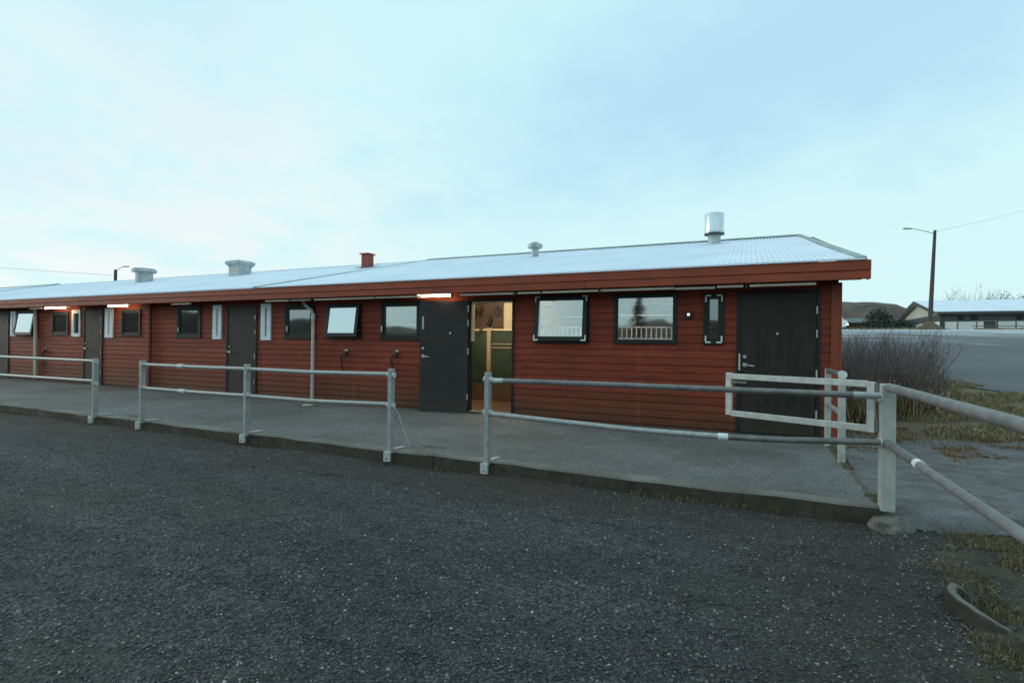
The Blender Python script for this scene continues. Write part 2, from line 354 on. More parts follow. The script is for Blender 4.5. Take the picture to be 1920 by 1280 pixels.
kb = kerbmat('kerb_concrete', (.165, .150, .138), (.038, .030, .018)); kerbmat('mossy_kerb', (.15, .145, .125), (.022, .019, .012))
mat('bank_soil', (.046, .041, .031), rough=.95, var=.45, vs=3.5, bump=1., bs=40, fine=.8, fs=90, spec=.2)
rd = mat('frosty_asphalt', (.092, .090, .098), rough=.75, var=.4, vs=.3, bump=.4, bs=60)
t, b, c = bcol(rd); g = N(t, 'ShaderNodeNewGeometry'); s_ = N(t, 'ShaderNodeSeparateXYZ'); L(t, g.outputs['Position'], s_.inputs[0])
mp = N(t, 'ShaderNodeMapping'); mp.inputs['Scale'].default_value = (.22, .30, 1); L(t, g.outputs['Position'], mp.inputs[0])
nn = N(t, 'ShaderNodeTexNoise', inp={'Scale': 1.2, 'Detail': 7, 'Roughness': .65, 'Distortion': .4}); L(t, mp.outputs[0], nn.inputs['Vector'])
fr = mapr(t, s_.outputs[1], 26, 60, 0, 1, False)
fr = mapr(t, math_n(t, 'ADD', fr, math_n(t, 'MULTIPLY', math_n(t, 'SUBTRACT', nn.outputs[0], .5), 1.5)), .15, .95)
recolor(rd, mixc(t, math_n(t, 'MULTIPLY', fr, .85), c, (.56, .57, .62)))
ap = mat('old_asphalt', (.108, .102, .106), rough=.85, var=.35, vs=3.5, bump=1., bs=28, fine=.6, fs=70, spec=.2)
t, b, c = bcol(ap); g = N(t, 'ShaderNodeNewGeometry')
nn = N(t, 'ShaderNodeTexNoise', inp={'Scale': 1.1, 'Detail': 8, 'Roughness': .7}); L(t, g.outputs['Position'], nn.inputs['Vector'])
c = mixc(t, math_n(t, 'MULTIPLY', mapr(t, nn.outputs[0], .5, .68), .6), c, (.072, .058, .042)); recolor(ap, c)
vg = mat('verge_earth', (.095, .070, .042), rough=.9, var=.4, vs=1.1, bump=.8, bs=14, fine=.5, fs=30)
mat('field_earth', (.060, .052, .036), rough=.9, var=.35, vs=.05)
mat('hill_heath', (.062, .042, .033), rough=.95, var=.75, vs=.06, fine=.5, fs=.35)
mat('concrete', (.105, .100, .088), rough=.9, var=.5, vs=9, bump=1., bs=45, fine=.5, fs=60, spec=.2)
mat('barn_brown', (.085, .056, .044), rough=.8, var=.2)
mat('barn_roof', (.11, .13, .135), rough=.7, var=.2)
mat('far_white', (.80, .80, .78), rough=.6, var=.08)
mat('far_cream', (.52, .52, .46), rough=.6, var=.08)
mat('far_dark', (.055, .06, .065), rough=.6, var=.2)
mat('far_brown', (.09, .085, .08), rough=.6, var=.2)
mat('pole_wood', (.075, .060, .050), rough=.8, var=.25, stretch=(3, 3, .4))
mat('wire_black', (.10, .11, .12), rough=.6)
mat('bark', (.045, .035, .030), rough=.9, var=.3)
mat('needles', (.022, .032, .022), rough=.8, var=.35)
mat('shrub_stem', (.15, .105, .065), rough=.85, var=.35, vs=3)
mat('shrub_twig', (.205, .155, .155), rough=.85, var=.3, vs=3)
mat('dry_leaf', (.44, .33, .19), rough=.85, var=.35, vs=5)
mat('paper', (.52, .47, .38), rough=.7, var=.1)

def islandmat(name, cols):
    m = bpy.data.materials.new(name); m.use_nodes = True; MATS[name] = m; t = m.node_tree; b = t.nodes['Principled BSDF']
    g = N(t, 'ShaderNodeNewGeometry'); cr = N(t, 'ShaderNodeValToRGB'); L(t, g.outputs['Random Per Island'], cr.inputs[0])
    el = cr.color_ramp.elements
    el[0].color = (*cols[0], 1); el[1].color = (*cols[-1], 1)
    for i, q in enumerate(cols[1:-1]): e_ = el.new((i+1)/(len(cols)-1)); e_.color = (*q, 1)
    L(t, cr.outputs[0], b.inputs['Base Color']); b.inputs['Roughness'].default_value = .85; b.inputs['Specular IOR Level'].default_value = .2
islandmat('grass_olive', [(.10, .088, .045), (.17, .135, .075), (.075, .070, .034), (.25, .20, .12), (.11, .10, .055)])
islandmat('grass_dry', [(.34, .26, .15), (.22, .175, .09), (.48, .38, .24), (.16, .14, .075), (.28, .20, .11)])
islandmat('weeds_rust', [(.24, .115, .045), (.15, .085, .04), (.28, .165, .08), (.13, .095, .05)])

# ------------------------------------------------------------------ ground, terrain
HY = [9, 11, 14, 18, 22, 30, 40, 52, 81, 130, 260]; HZ = [-.06, -.02, .12, .42, .76, 1.40, 2.15, 2.95, 3.62, 4.3, 5.0]
def h(x, y):
    z = np.interp(y, HY, HZ)
    b = np.clip((x-1.4)/2.6, 0, 1); b = b*b*(3-2*b); b2 = np.clip((y-26)/14, 0, 1); b = np.maximum(b, b2)
    return -.06+(z+.06)*b
def grid(xs, ys, zf, name, m):
    X, Y = np.meshgrid(xs, ys); Z = zf(X, Y); nx, ny = len(xs), len(ys)
    V = np.stack([X, Y, Z], -1).reshape(-1, 3)
    F = [(j*nx+i, j*nx+i+1, (j+1)*nx+i+1, (j+1)*nx+i) for j in range(ny-1) for i in range(nx-1)]
    q = MB().add(V, F); o = q.build(name, m, smooth=True, origin=(0, 0, 0)); return o
def fbm(x, y, s, seed=0):
    a = np.zeros_like(x, dtype=float); rg = np.random.default_rng(seed)
    for k in range(14):
        th = rg.uniform(0, 6.28); fq = s*rg.uniform(.5, 2.6); a += np.sin((x*np.cos(th)+y*np.sin(th))*fq+rg.uniform(0, 6.28))/(14**.5)
    return a
def yardz(x, y): return GZ+.014*fbm(x, y, 2.2, 3)+.006*fbm(x, y, 9, 5)+.012*np.sin((x*.47+y*.88)*3.3+.8*np.sin(x*.9))*np.clip((4.6-y)/1.5, 0, 1)
struct(grid([-2500, -300, 0, 300, 2500], [-2500, -300, 0, 300, 2500], lambda X, Y: X*0-.32, 'ground', 'field_earth'))
xs = np.concatenate([np.arange(-60, -12, 2), np.arange(-12, 3.01, .12), np.arange(4, 40, 2)])
ys = np.concatenate([np.arange(-60, 0, 3), np.arange(0, 5.6, .12), [6, 8]])
struct(grid(xs, ys, yardz, 'gravel_yard', gv))
# terrain rising to the right and behind the stable
tx = np.concatenate([np.arange(-300, -10, 15), np.arange(-10, 24, .5), np.arange(24, 60, 3), np.arange(60, 420, 15)])
ty = np.concatenate([[8.7], np.arange(9, 30, .5), np.arange(30, 100, 3), np.arange(100, 340, 12)])
struct(grid(tx, ty, lambda X, Y: h(X, Y)+.010*fbm(X, Y, 1.5, 8)*np.clip((X-1.5), 0, 1)*np.clip((60-Y)/30, 0, 1)-.02, 'grass_verge', vg))
# low mound of grass and earth right of the railing, in front of the old asphalt
def mound(X, Y):
    a = np.clip((X-1.0+.30*fbm(X, Y, 1.8, 61)+.12*fbm(X, Y, 6, 62)-.20*(Y-3.7))/.9, 0, 1)*np.clip((5.25-Y)/.25, 0, 1)*np.clip((Y-2.95+.2*fbm(X, Y, 3, 63))/.6, 0, 1)
    a = np.maximum(a, .55*np.clip((.42-np.hypot(X-1.42, Y-3.62))/.16, 0, 1))
    return GZ-.03+(.125+.03*fbm(X, Y, 6, 12))*a
struct(grid(np.arange(.7, 9, .09), np.arange(2.0, 5.3, .09), mound, 'earth_bank', 'bank_soil'))
# road and yard of frosty asphalt on the right
def roadedge(y): return np.interp(y, [9, 13, 16, 18, 20, 22, 26, 34, 44, 56], [9.0, 6.6, 5.7, 5.2, 4.2, 3.2, 2.2, 1.5, 1.5, 1.5])
ry = np.concatenate([np.arange(9, 30, .5), np.arange(30, 78, 3)]); V = []; F = []
NX = 40
for j, y in enumerate(ry):
    e = roadedge(y)+.25*math.sin(y*2.1)*math.exp(-((y-15)/14)**2)
    for i in range(NX):
        x = e+(90-e)*(i/(NX-1))**2; V.append((x, y, float(h(x, y))+.004))
for j in range(len(ry)-1):
    for i in range(NX-1): F.append((j*NX+i, j*NX+i+1, (j+1)*NX+i+1, (j+1)*NX+i))
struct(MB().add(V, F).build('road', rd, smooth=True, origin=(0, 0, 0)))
# platform in front of the stable, with a concrete edge
q = MB().box(-60, 1.0, 5.25, 8.66, GZ-.1, 0.); struct(q.build('platform', asp, origin=(0, 0, 0)))
q = MB(); x = -60.
kx = [-60., -50, -40, -30, -24, -19.6, -15.2, -11.9, -9.1, -6.5, -3.3, 1.0]
for a, c_ in zip(kx[:-1], kx[1:]):
    nseg = max(2, int((c_-a)/.25)); 
    for s_i in range(nseg):
        xa = a+.004+(c_-a-.008)*s_i/nseg; xb = a+.004+(c_-a-.008)*(s_i+1)/nseg
        za = .004+.006*math.sin(xa*1.9)+.004*math.sin(xa*7.3); zb = .004+.006*math.sin(xb*1.9)+.004*math.sin(xb*7.3)
        ya = EDGE_Y+.008*math.sin(xa*5.1)+.006*math.sin(xa*13); yb = EDGE_Y+.008*math.sin(xb*5.1)+.006*math.sin(xb*13)
        v = [(xa, ya-.01, GZ-.1), (xb, yb-.01, GZ-.1), (xb, yb, zb-.018), (xa, ya, za-.018), (xb, yb+.02, zb), (xa, ya+.02, za), (xb, 5.27, .003), (xa, 5.27, .003)]
        q.add(v, [(0, 1, 2, 3), (3, 2, 4, 5), (5, 4, 6, 7)])
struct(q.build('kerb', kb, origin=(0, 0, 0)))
# old asphalt apron right of the platform
def apronz(X, Y): return -.03+.012*fbm(X, Y, 1.6, 21)+(h(X, Y)+.06)*np.clip((Y-9)/1, 0, 1)
V = []; F = []; ny_, nx_ = 40, 30
for j in range(ny_):
    for i in range(nx_):
        u_, v_ = i/(nx_-1), j/(ny_-1)
        x = 1.01+u_*(7.5); yfr = 5.16+.10*(x-1)+.10*math.sin(x*3.1)+.05*math.sin(x*8); ybk = 9.6-.10*(x-1)+.3*math.sin(x*2.1)+.15*math.sin(x*5.7)
        y = yfr+(ybk-yfr)*v_
        V.append((x, y, float(apronz(np.array(x), np.array(y)))-(.10 if j == 0 else 0)+(0.012 if y < 9 else .02)))
for j in range(ny_-1):
    for i in range(nx_-1): F.append((j*nx_+i, j*nx_+i+1, (j+1)*nx_+i+1, (j+1)*nx_+i))
struct(MB().add(V, F).build('asphalt_apron', ap, smooth=True, origin=(0, 0, 0)))
# hills: the heath beyond, and a low ridge all round
def hill_ring(name, r, hf, m, a0, a1, n, base=-5, parent=None):
    V = []; F = []
    for i in range(n):
        a = a0+(a1-a0)*i/(n-1)
        H_ = hf(a)
        for k, (fr_, hz) in enumerate(((.72, 0), (.80, .35), (.88, .68), (.95, .9), (1, 1), (1.15, .8))):
            V.append((math.sin(a)*r*fr_, math.cos(a)*r*fr_, base+(H_-base)*hz+(.25*math.sin(a*70+k*2)+.3*math.sin(a*373+k) if 0 < hz else 0)))
    for i in range(n-1):
        for k in range(5): F.append((i*6+k, i*6+6+k, i*6+7+k, i*6+k+1))
    return struct(MB().add(V, F).build(name, m, smooth=True, origin=(0, 0, 0)))
def hv(a):     # azimuth from +y clockwise
    d = math.degrees(a)
    return float(np.interp(d, [-80, -40, -10, 2, 8, 10.5, 12.5, 15, 20, 40], [14, 18, 22, 24.5, 25.0, 24.5, 22.5, 15, 7, 4]))+.12*math.sin(d*5.3)+.12*math.sin(d*13.7)
hill_ring('hill', 312, hv, 'hill_heath', rad(-80), rad(40), 160)
def hb_(a):
    d = math.degrees(a)
    return 13+2.5*math.sin(d*.11)+1.2*math.sin(d*.31+1)+.5*math.sin(d*1.3)+.3*math.sin(d*3.1)
hill_ring('distant_ridge', 290, hb_, 'hill_heath', rad(70), rad(250), 260)

# ------------------------------------------------------------------ the red stable
X_END, X_FAR = 1.19, -45.
stable = thing('red_stable', 'long low red timber stable with frosted metal roof and dark doors behind the railings', 'stable', (-6, WALL_Y, 0))
Z0, ZT, PITCH_B = .03, 2.26, .1205
# openings: (x0, x1, z0, z1)
OP = dict(doorR=(-.15, .95, 0, 2.14), way=(-4.80, -3.85, 0, 2.12), door455=(-11.46, -10.42, 0, 2.14), door178=(-17.52, -16.58, 0, 2.15), door8=(-22.66, -21.78, 0, 2.16),
          slitR=(-.625, -.325, 1.33, 2.12), B=(-2.025, -1.02, 1.33, 2.14), C=(-3.44, -2.45, 1.325, 2.16), D=(-6.84, -5.86, 1.345, 2.13),
          E=(-8.26, -7.34, 1.37, 2.115), F=(-9.54, -8.66, 1.35, 2.12), s500=(-10.285, -9.965, 1.315, 2.165), s410=(-11.945, -11.635, 1.325, 2.165),
          G=(-13.33, -12.40, 1.35, 2.155), Hh=(-15.70, -14.84, 1.385, 2.125), s208=(-16.455, -16.085, 1.335, 2.16), s147=(-18.12, -17.69, 1.355, 2.14),
          I=(-19.21, -18.32, 1.40, 2.105), J=(-21.20, -20.07, 1.36, 2.155), s28=(-21.65, -21.33, 1.355, 2.15))
# backing wall with the openings cut out
ops = sorted(OP.values())
q = MB(); x = X_FAR
for (a, c_, z0, z1) in ops:
    q.box(x, a, WALL_Y, WALL_Y+.10, -.1, ZT)
    if z0 > 0: q.box(a, c_, WALL_Y, WALL_Y+.10, -.1, z0)
    if z1 < ZT: q.box(a, c_, WALL_Y, WALL_Y+.10, z1, ZT)
    x = c_
q.box(x, X_END-.03, WALL_Y, WALL_Y+.10, -.1, ZT)
q.box(X_END-.13, X_END-.03, WALL_Y+.10, 21.5, -.2, ZT); q.box(X_FAR, X_END-.03, 21.4, 21.5, -.2, ZT); q.box(X_FAR, X_FAR+.1, WALL_Y+.1, 21.4, -.2, ZT)
q.prism([(WALL_Y+.02, ZT), (21.48, ZT), (15.0, 4.02)], 0, X_END-.12, X_END-.04)
wall = q.build('wall', 'dark_red_paint', stable)
# lap boards, one object each
prof = [(.004, 0), (-.023, 0), (-.026, .006), (-.026, .016), (-.023, .055), (-.0165, PITCH_B*.92), (-.0125, PITCH_B-.002), (.004, PITCH_B-.002)]
pv = [(0, y, z) for y, z in prof]+[(1, y, z) for y, z in prof]; npf = len(prof)
pf = [(i, i+npf, (i+1) % npf+npf, (i+1) % npf) for i in range(npf)]+[tuple(range(npf)), tuple(range(npf, 2*npf))[::-1]]
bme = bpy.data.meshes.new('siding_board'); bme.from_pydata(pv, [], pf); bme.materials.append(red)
segs = []
rows = int((ZT-Z0)/PITCH_B)
def intervals(za, zb):      # x ranges of wall free of openings between za and zb
    cuts = sorted((a, c_) for a, c_, z0, z1 in ops if z0 < zb-.001 and z1 > za+.001)
    out = []; x = X_FAR
    for a, c_ in cuts: out.append((x, a)); x = c_
    out.append((x, X_END-.115)); return [s for s in out if s[1]-s[0] > .03]
for rw in range(rows+1):
    za = Z0+rw*PITCH_B; zb = min(za+PITCH_B, ZT)
    if zb-za < .02: continue
    full = intervals(za, zb)
    for s in full: segs.append((s[0], s[1], za, (zb-za)/PITCH_B))
    for a, c_, z0, z1 in ops:       # part-height pieces above and below openings
        if z0 > za+.015 and z0 < zb-.005: segs.append((a, c_, za, (z0-za)/PITCH_B))
        if z1 > za+.005 and z1 < zb-.015: segs.append((a, c_, z1, (zb-z1)/PITCH_B))
pieces = []
for (a, c_, za, sz) in segs:
    x = a; pr = random.Random(int(za*1000)*7+int(a*10))
    while c_-x > .02:
        ln = pr.uniform(3.0, 4.6)
        e = c_ if c_-x < ln+1.0 else x+ln
        pieces.append((x, e, za, sz)); x = e
pieces.sort(key=lambda s: -s[1])
far_q = MB(); nb = 0
wv = Vector(wall['_w'])
for (a, c_, za, sz) in pieces:
    if nb < 290 and c_ > -24:
        o = bpy.data.objects.new('siding_board', bme); COL.objects.link(o); o.parent = wall
        jit = random.uniform(-.0025, .0025)
        o.location = Vector((a+.0015, WALL_Y+jit-.005, za))-wv; o.scale = (c_-a-.003, 1, sz); nb += 1
    else:
        far_q.add([(a+.0015+(c_-a-.003)*v[0], v[1]+WALL_Y-.005, za+v[2]*sz) for v in pv], pf)
if far_q.n:
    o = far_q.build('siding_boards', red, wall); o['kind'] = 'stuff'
# corner boards
MB().box(X_END-.115, X_END-.008, WALL_Y-.055, WALL_Y-.002, -.06, ZT-.035).build('corner_board', fas, stable, bevel=.004)
MB().box(X_END-.006, X_END+.018, WALL_Y-.055, WALL_Y+.10, -.06, ZT-.035).build('corner_board', fas, stable, bevel=.003)
q = MB()
for k in range(19): q.prism([(X_END-.03+p_[0]*-1+.0, .0+Z0+k*PITCH_B+p_[1]) for p_ in prof][::-1], 1, WALL_Y+.10, 21.4) if False else q.box(X_END-.029, X_END-.005+.012*0, WALL_Y+.102, 21.4, Z0+k*PITCH_B, Z0+k*PITCH_B+PITCH_B-.012)
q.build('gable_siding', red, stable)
# eaves: two fascia boards in lengths, soffit, gable bargeboards
FX1 = 1.475; FY = 8.15
fj = [-45, -39, -33.2, -27.6, -22.4, -17.2, -12.1, -7.6, -3.3, FX1]
for a, c_ in zip(fj[:-1], fj[1:]):
    MB().box(a+.002, c_-.002, FY-.016, FY+.012, 2.335, 2.468).build('fascia_board', fas, stable, bevel=.006)
    MB().box(a+.9+.002 if a > -45 else a, (c_+.9 if c_ < 1 else c_)-.002, FY-.004, FY+.012, 2.215, 2.331).build('fascia_board', fas, stable, bevel=.006)
MB().box(X_FAR, FX1-.03, FY+.0125, FY+.03, 2.24, 2.455).build('eaves_backing', 'dark_red_paint', stable)
MB().box(X_FAR, FX1-.03, FY+.031, WALL_Y+.05, 2.262, 2.28).build('soffit', 'soffit_paint', stable)
SL = (4.15-2.485)/(15-8.1); 
def roofz(y): return 2.485+(min(y, 30-y)-8.1)*SL
q = MB().prism([(FY+.014, 2.222), (FY+.014, 2.462), (15, 4.10), (15, 3.86), (8.6, 2.30), (8.3, 2.222)], 0, FX1-.028, FX1)
q.build('bargeboard', fas, stable, bevel=.004)
q = MB().prism([(15.002, 3.86), (15.002, 4.10), (21.85, 2.46), (21.85, 2.22)], 0, FX1-.028, FX1)
q.build('bargeboard', fas, stable)
# verge flashing on the gable edge
q = MB().add([(1.31, 8.14, 2.474), (1.425, 8.14, 2.474), (1.425, 8.14, 2.512), (1.31, 8.14, 2.512), (1.10, 15, 4.145), (1.215, 15, 4.145), (1.215, 15, 4.185), (1.10, 15, 4.185)],
             [(0, 1, 2, 3), (4, 7, 6, 5), (0, 4, 5, 1), (1, 5, 6, 2), (2, 6, 7, 3), (3, 7, 4, 0)])
q.build('verge_flashing', 'ridge_zinc', stable)
# corrugated roofing: three lengths, the middle one set a touch lower
def corrugated(xa, xb, dz, skew=0.):
    pit, amp, per = .0762, .009, 6
    n = int((xb-xa)/pit*per)
    xs = np.linspace(xa, xb, n+1); zz = amp*np.sin(xs/pit*2*math.pi)
    V = []
    xr_ = np.where(xs > 1.0, xs-skew*(xs-1.0)/(xb-1.0+1e-9), xs)
    for xv, z in zip(xs, zz): V.append((xv, 8.128, 2.481+dz+z))
    for xv, z in zip(xr_, zz): V.append((xv, 15.0, 4.15+dz+z))
    for xv, z in zip(xr_, zz): V.append((xv, 21.9, 2.482+dz+z))
    m = n+1
    F = [(i, i+1, m+i+1, m+i) for i in range(n)]+[(m+i, m+i+1, 2*m+i+1, 2*m+i) for i in range(n)]
    return MB().add(V, F)
rm = corrugated(-9.95, 1.39, 0, .2).build('roof', frost, stable, smooth=True)
r2 = corrugated(-33.1, -9.90, -.022).build('roof', frost, stable, smooth=True)
r3 = corrugated(-46, -33.05, 0).build('roof', frost, stable, smooth=True)
for a, c_, z in ((-9.95, 1.2, 4.165), (-46, -33.05, 4.165)):
    MB().prism([(14.80, z-.045), (14.80, z-.032), (15, z+.030), (15.2, z-.032), (15.2, z-.045), (15, z+.01)], 0, a, c_).build('ridge_cap', 'ridge_zinc', rm if a > -20 else r3)
MB().prism([(14.82, 4.10), (15, 4.152), (15.18, 4.10), (15, 4.12)], 0, -33.0, -9.96).build('ridge_cap', frost, r2)
MB().prism([(8.09, 2.478), (8.09, 2.500), (15, 4.168), (15, 4.14)], 0, -10.02, -9.90).build('lap_flashing', 'ridge_zinc', rm)
MB().box(X_FAR, 1.40, 8.112, 8.1275, 2.470, 2.4925).build('eave_flashing', frost, stable)
# vents and chimneys stand on the roof
def vent_base(x, y, hw): return MB().add([(x-hw, y-hw*1.2, roofz(y-hw*1.2)+.012), (x+hw, y-hw*1.2, roofz(y-hw*1.2)+.012), (x+hw, y+hw*1.2, roofz(y+hw*1.2)+.012), (x-hw, y+hw*1.2, roofz(y+hw*1.2)+.012)], [(0, 1, 2, 3)])
vx, vy = -.775, 13.8
v = MB().lathe((vx, vy, 3.70), [(.150, 0), (.150, .39), (.142, .40)], 28).build('vent_pipe', 'vent_zinc', stable, smooth=True); v['label'] = 'round drum vent with shiny metal cylinder on top'
MB().lathe((vx, vy, 4.085), [(.215, 0), (.232, .01), (.236, .05), (.226, .058), (.226, .50), (.218, .515), (.10, .522)], 32).build('drum', 'vent_drum', v, smooth=True)
MB().lathe((vx, vy, 4.080), [(.237, .0), (.242, .004), (.242, .022), (.228, .03)], 32).build('rim', 'far_dark', v, smooth=True)
vx, vy = -5.29, 13.1
v = MB().lathe((vx, vy, 3.60), [(.10, 0), (.10, .36)], 20).build('vent_pipe', 'vent_zinc', stable, smooth=True); v['label'] = 'small round mushroom capped vent'
MB().lathe((vx, vy, 3.905), [(.14, 0), (.20, .02), (.205, .11), (.12, .15), (.05, .185), (.0, .19)], 20).build('cap', 'vent_zinc', v, smooth=True)
vx, vy = -11.23, 13.34
v = MB().box(vx-.135, vx+.135, vy-.135, vy+.135, 3.6, 4.15).build('chimney', 'vent_red', stable); v['label'] = 'red square sheet metal chimney with pyramid hat'
MB().add([(vx-.185, vy-.185, 4.135), (vx+.185, vy-.185, 4.135), (vx+.185, vy+.185, 4.135), (vx-.185, vy+.185, 4.135), (vx, vy, 4.1855), (vx-.185, vy-.185, 4.165), (vx+.185, vy-.185, 4.165), (vx+.185, vy+.185, 4.165), (vx-.185, vy+.185, 4.165)],
         [(3, 2, 1, 0), (0, 1, 6, 5), (1, 2, 7, 6), (2, 3, 8, 7), (3, 0, 5, 8), (5, 6, 4), (6, 7, 4), (7, 8, 4), (8, 5, 4)]).build('chimney_hat', 'vent_red', v)
MB().add([(vx-.32, vy-.32, roofz(vy-.32)+.02), (vx+.32, vy-.32, roofz(vy-.32)+.02), (vx+.32, vy+.32, roofz(vy+.32)+.02), (vx-.32, vy+.32, roofz(vy+.32)+.02)], [(0, 1, 2, 3)]).build('chimney_flashing', 'ridge_zinc', v)
vx, vy = -17.25, 13.4
def frus(q, c, r0_, z0, r1_, z1):
    s = [(-1, -1), (1, -1), (1, 1), (-1, 1)]
    return q.add([(c[0]+a*r0_, c[1]+b_*r0_, z0) for a, b_ in s]+[(c[0]+a*r1_, c[1]+b_*r1_, z1) for a, b_ in s], [(3, 2, 1, 0), (4, 5, 6, 7), (0, 1, 5, 4), (1, 2, 6, 5), (2, 3, 7, 6), (3, 0, 4, 7)])
v = frus(MB(), (vx, vy), .27, 3.6, .27, 4.03).build('vent_box', 'vent_zinc', stable); v['label'] = 'wide square vent with flared metal hood'
q = frus(MB(), (vx, vy), .27, 4.03, .36, 4.15); frus(q, (vx, vy), .36, 4.15, .36, 4.23); frus(q, (vx, vy), .36, 4.23, .26, 4.27); q.build('vent_hood', 'vent_zinc', v)
vx, vy = -22.1, 12.85
v = MB().lathe((vx, vy, 3.5), [(.30, 0), (.30, .5)], 14).build('vent_pipe', 'vent_zinc', stable); v['label'] = 'stubby grey vent with wide flat cap'
MB().lathe((vx, vy, 3.97), [(.32, 0), (.43, .03), (.43, .12), (.38, .17), (.1, .20)], 14).build('cap', 'vent_zinc', v)

# windows ----------------------------------------------------------------
def window(key, label=None, fw_=.055, m_fr='frame_paint', pane='glass', tilt=0., bars=(), sash_in=.05, brackets=False, depth=.055, inner=None):
    x0, x1, z0, z1 = OP[key]; yf = WALL_Y-depth
    q = MB().box(x0, x0+fw_, yf, WALL_Y+.08, z0, z1).box(x1-fw_, x1, yf, WALL_Y+.08, z0, z1).box(x0+fw_, x1-fw_, yf, WALL_Y+.08, z0, z0+fw_).box(x0+fw_, x1-fw_, yf, WALL_Y+.08, z1-fw_, z1)
    w = q.build('window', m_fr, stable)
    if label: w['label'] = label
    sm = inner or m_fr
    if tilt:
        # top-hung sash swung out at the bottom
        a = rad(tilt); top = Vector((0, yf-.012, z1-.02)); dn = Vector((0, -math.sin(a), -math.cos(a))); nr = Vector((0, -math.cos(a), math.sin(a)))
        H_ = (z1-z0)-.055; sx0, sx1 = x0+.02, x1-.02; b_ = .075
        def pt(x, d, n_=0): p_ = top+dn*d+nr*n_; return (x, p_.y, p_.z)
        ax, ay, az = (1, 0, 0), tuple(nr), tuple(dn)
        q = MB(); mx = (sx0+sx1)/2
        q.obox(pt(sx0+b_/2, H_/2), ax, ay, az, b_/2, .022, H_/2); q.obox(pt(sx1-b_/2, H_/2), ax, ay, az, b_/2, .022, H_/2)
        q.obox(pt(mx, b_/2), ax, ay, az, (sx1-sx0)/2-b_, .022, b_/2); q.obox(pt(mx, H_-b_/2), ax, ay, az, (sx1-sx0)/2-b_, .022, b_/2)
        q.build('sash', sm, w)
        MB().obox(pt(mx, H_/2, .004), ax, ay, az, (sx1-sx0)/2-b_, .004, H_/2-b_).build('pane', pane, w)
        for sx in (sx0+.02, sx1-.02):   # stay arms
            MB().tube([pt(sx, H_*.86, -.02), (sx, WALL_Y+.0, z0+.22)], .006, 6).build('stay', 'steel', w)
        if brackets:
            for sx, sg in ((sx0, 1), (sx1, -1)):
                for d, dg in ((0, 1), (H_, -1)):
                    q = MB().obox(pt(sx+sg*.045, d+dg*.012, .025), ax, ay, az, .045, .004, .011).obox(pt(sx+sg*.011, d+dg*.062, .025), ax, ay, az, .011, .004, .038)
                    q.build('bracket', 'bracket_white', w)
    else:
        b_ = fw_+sash_in
        q = MB(); ys = (yf+.012, WALL_Y+.03)
        q.box(x0+fw_, x0+b_, *ys, z0+fw_, z1-fw_).box(x1-b_, x1-fw_, *ys, z0+fw_, z1-fw_).box(x0+b_, x1-b_, *ys, z0+fw_, z0+b_).box(x0+b_, x1-b_, *ys, z1-b_, z1-fw_)
        q.build('sash', sm, w)
        MB().box(x0+b_, x1-b_, yf+.030, yf+.037, z0+b_, z1-b_).build('pane', pane, w)
        if brackets:
            for sx, sg in ((x0+.035, 1), (x1-.035, -1)):
                for zz, dg in ((z0+.035, 1), (z1-.035, -1)):
                    q = MB().box(min(sx, sx+sg*.075), max(sx, sx+sg*.075), yf-.006, yf-.001, zz-.011, zz+.011).box(sx-.011, sx+.011, yf-.0055, yf-.0015, min(zz+dg*.011, zz+dg*.10), max(zz+dg*.011, zz+dg*.10))
                    q.build('bracket', 'bracket_white', w)
    for z in bars:
        MB().tube([(x0+fw_, WALL_Y+.055, z), (x1-fw_, WALL_Y+.055, z)], .010, 6).build('security_bar', 'stall_white', w)
    return w
window('slitR', 'narrow dark window with white corner brackets', fw_=.035, pane='glass_dark', sash_in=.055, brackets=True)
window('B', 'wide fixed window with stall bars inside', fw_=.045, sash_in=.018, pane='glass', bars=(1.60, 1.80, 1.98))
window('C', 'top hung window tilted open, white corner brackets', pane='glass_tilt', tilt=6, bars=(1.60, 1.78, 1.97), brackets=True)
window('D', 'window half covered by the opened door', pane='glass', bars=(1.52, 1.66))
window('E', 'top hung window tilted open above the strap hooks', pane='glass_sky', tilt=8)
window('F', 'dark pane beside the pale drainpipe', pane='glass', sash_in=.06)
window('G', 'dark closed window with metal handle', pane='glass_dark', sash_in=.06)
window('Hh', 'window with inner bars under the wall lamp', pane='glass_dark', bars=(1.60, 1.76, 1.90))
window('I', 'small window with inner bars', pane='glass_dark', bars=(1.62, 1.80))
window('J', 'far window tilted open', pane='glass_sky', tilt=8)
for k_ in ('s500', 's410', 's208', 's147', 's28'):
    x0, x1, z0, z1 = OP[k_]; q = MB(); yf = WALL_Y-.06; g0, g1 = x0+(x1-x0)*.42, x0+(x1-x0)*.60
    if k_ == 's147': g0, g1 = x0+.10, x1-.06
    q.box(x0, g0, yf, WALL_Y+.06, z0, z1).box(g1, x1, yf, WALL_Y+.06, z0, z1).box(g0, g1, yf, WALL_Y+.06, z0, z0+.10).box(g0, g1, yf, WALL_Y+.06, z1-.10, z1)
    w = q.build('slit_window', 'white_plastic', stable, bevel=.004); w['label'] = 'narrow white plastic window with slit of glass'
    MB().box(g0, g1, yf+.03, yf+.036, z0+.10, z1-.10).build('pane', 'glass_dark', w)
# window furniture: handles
for x, z in ((-9.43, 1.62), (-6.79, 1.62), (-13.22, 1.6)):
    MB().box(x-.012, x+.012, WALL_Y-.085, WALL_Y-.058, z-.10, z+.02).build('window_handle', 'hinge_steel', stable)

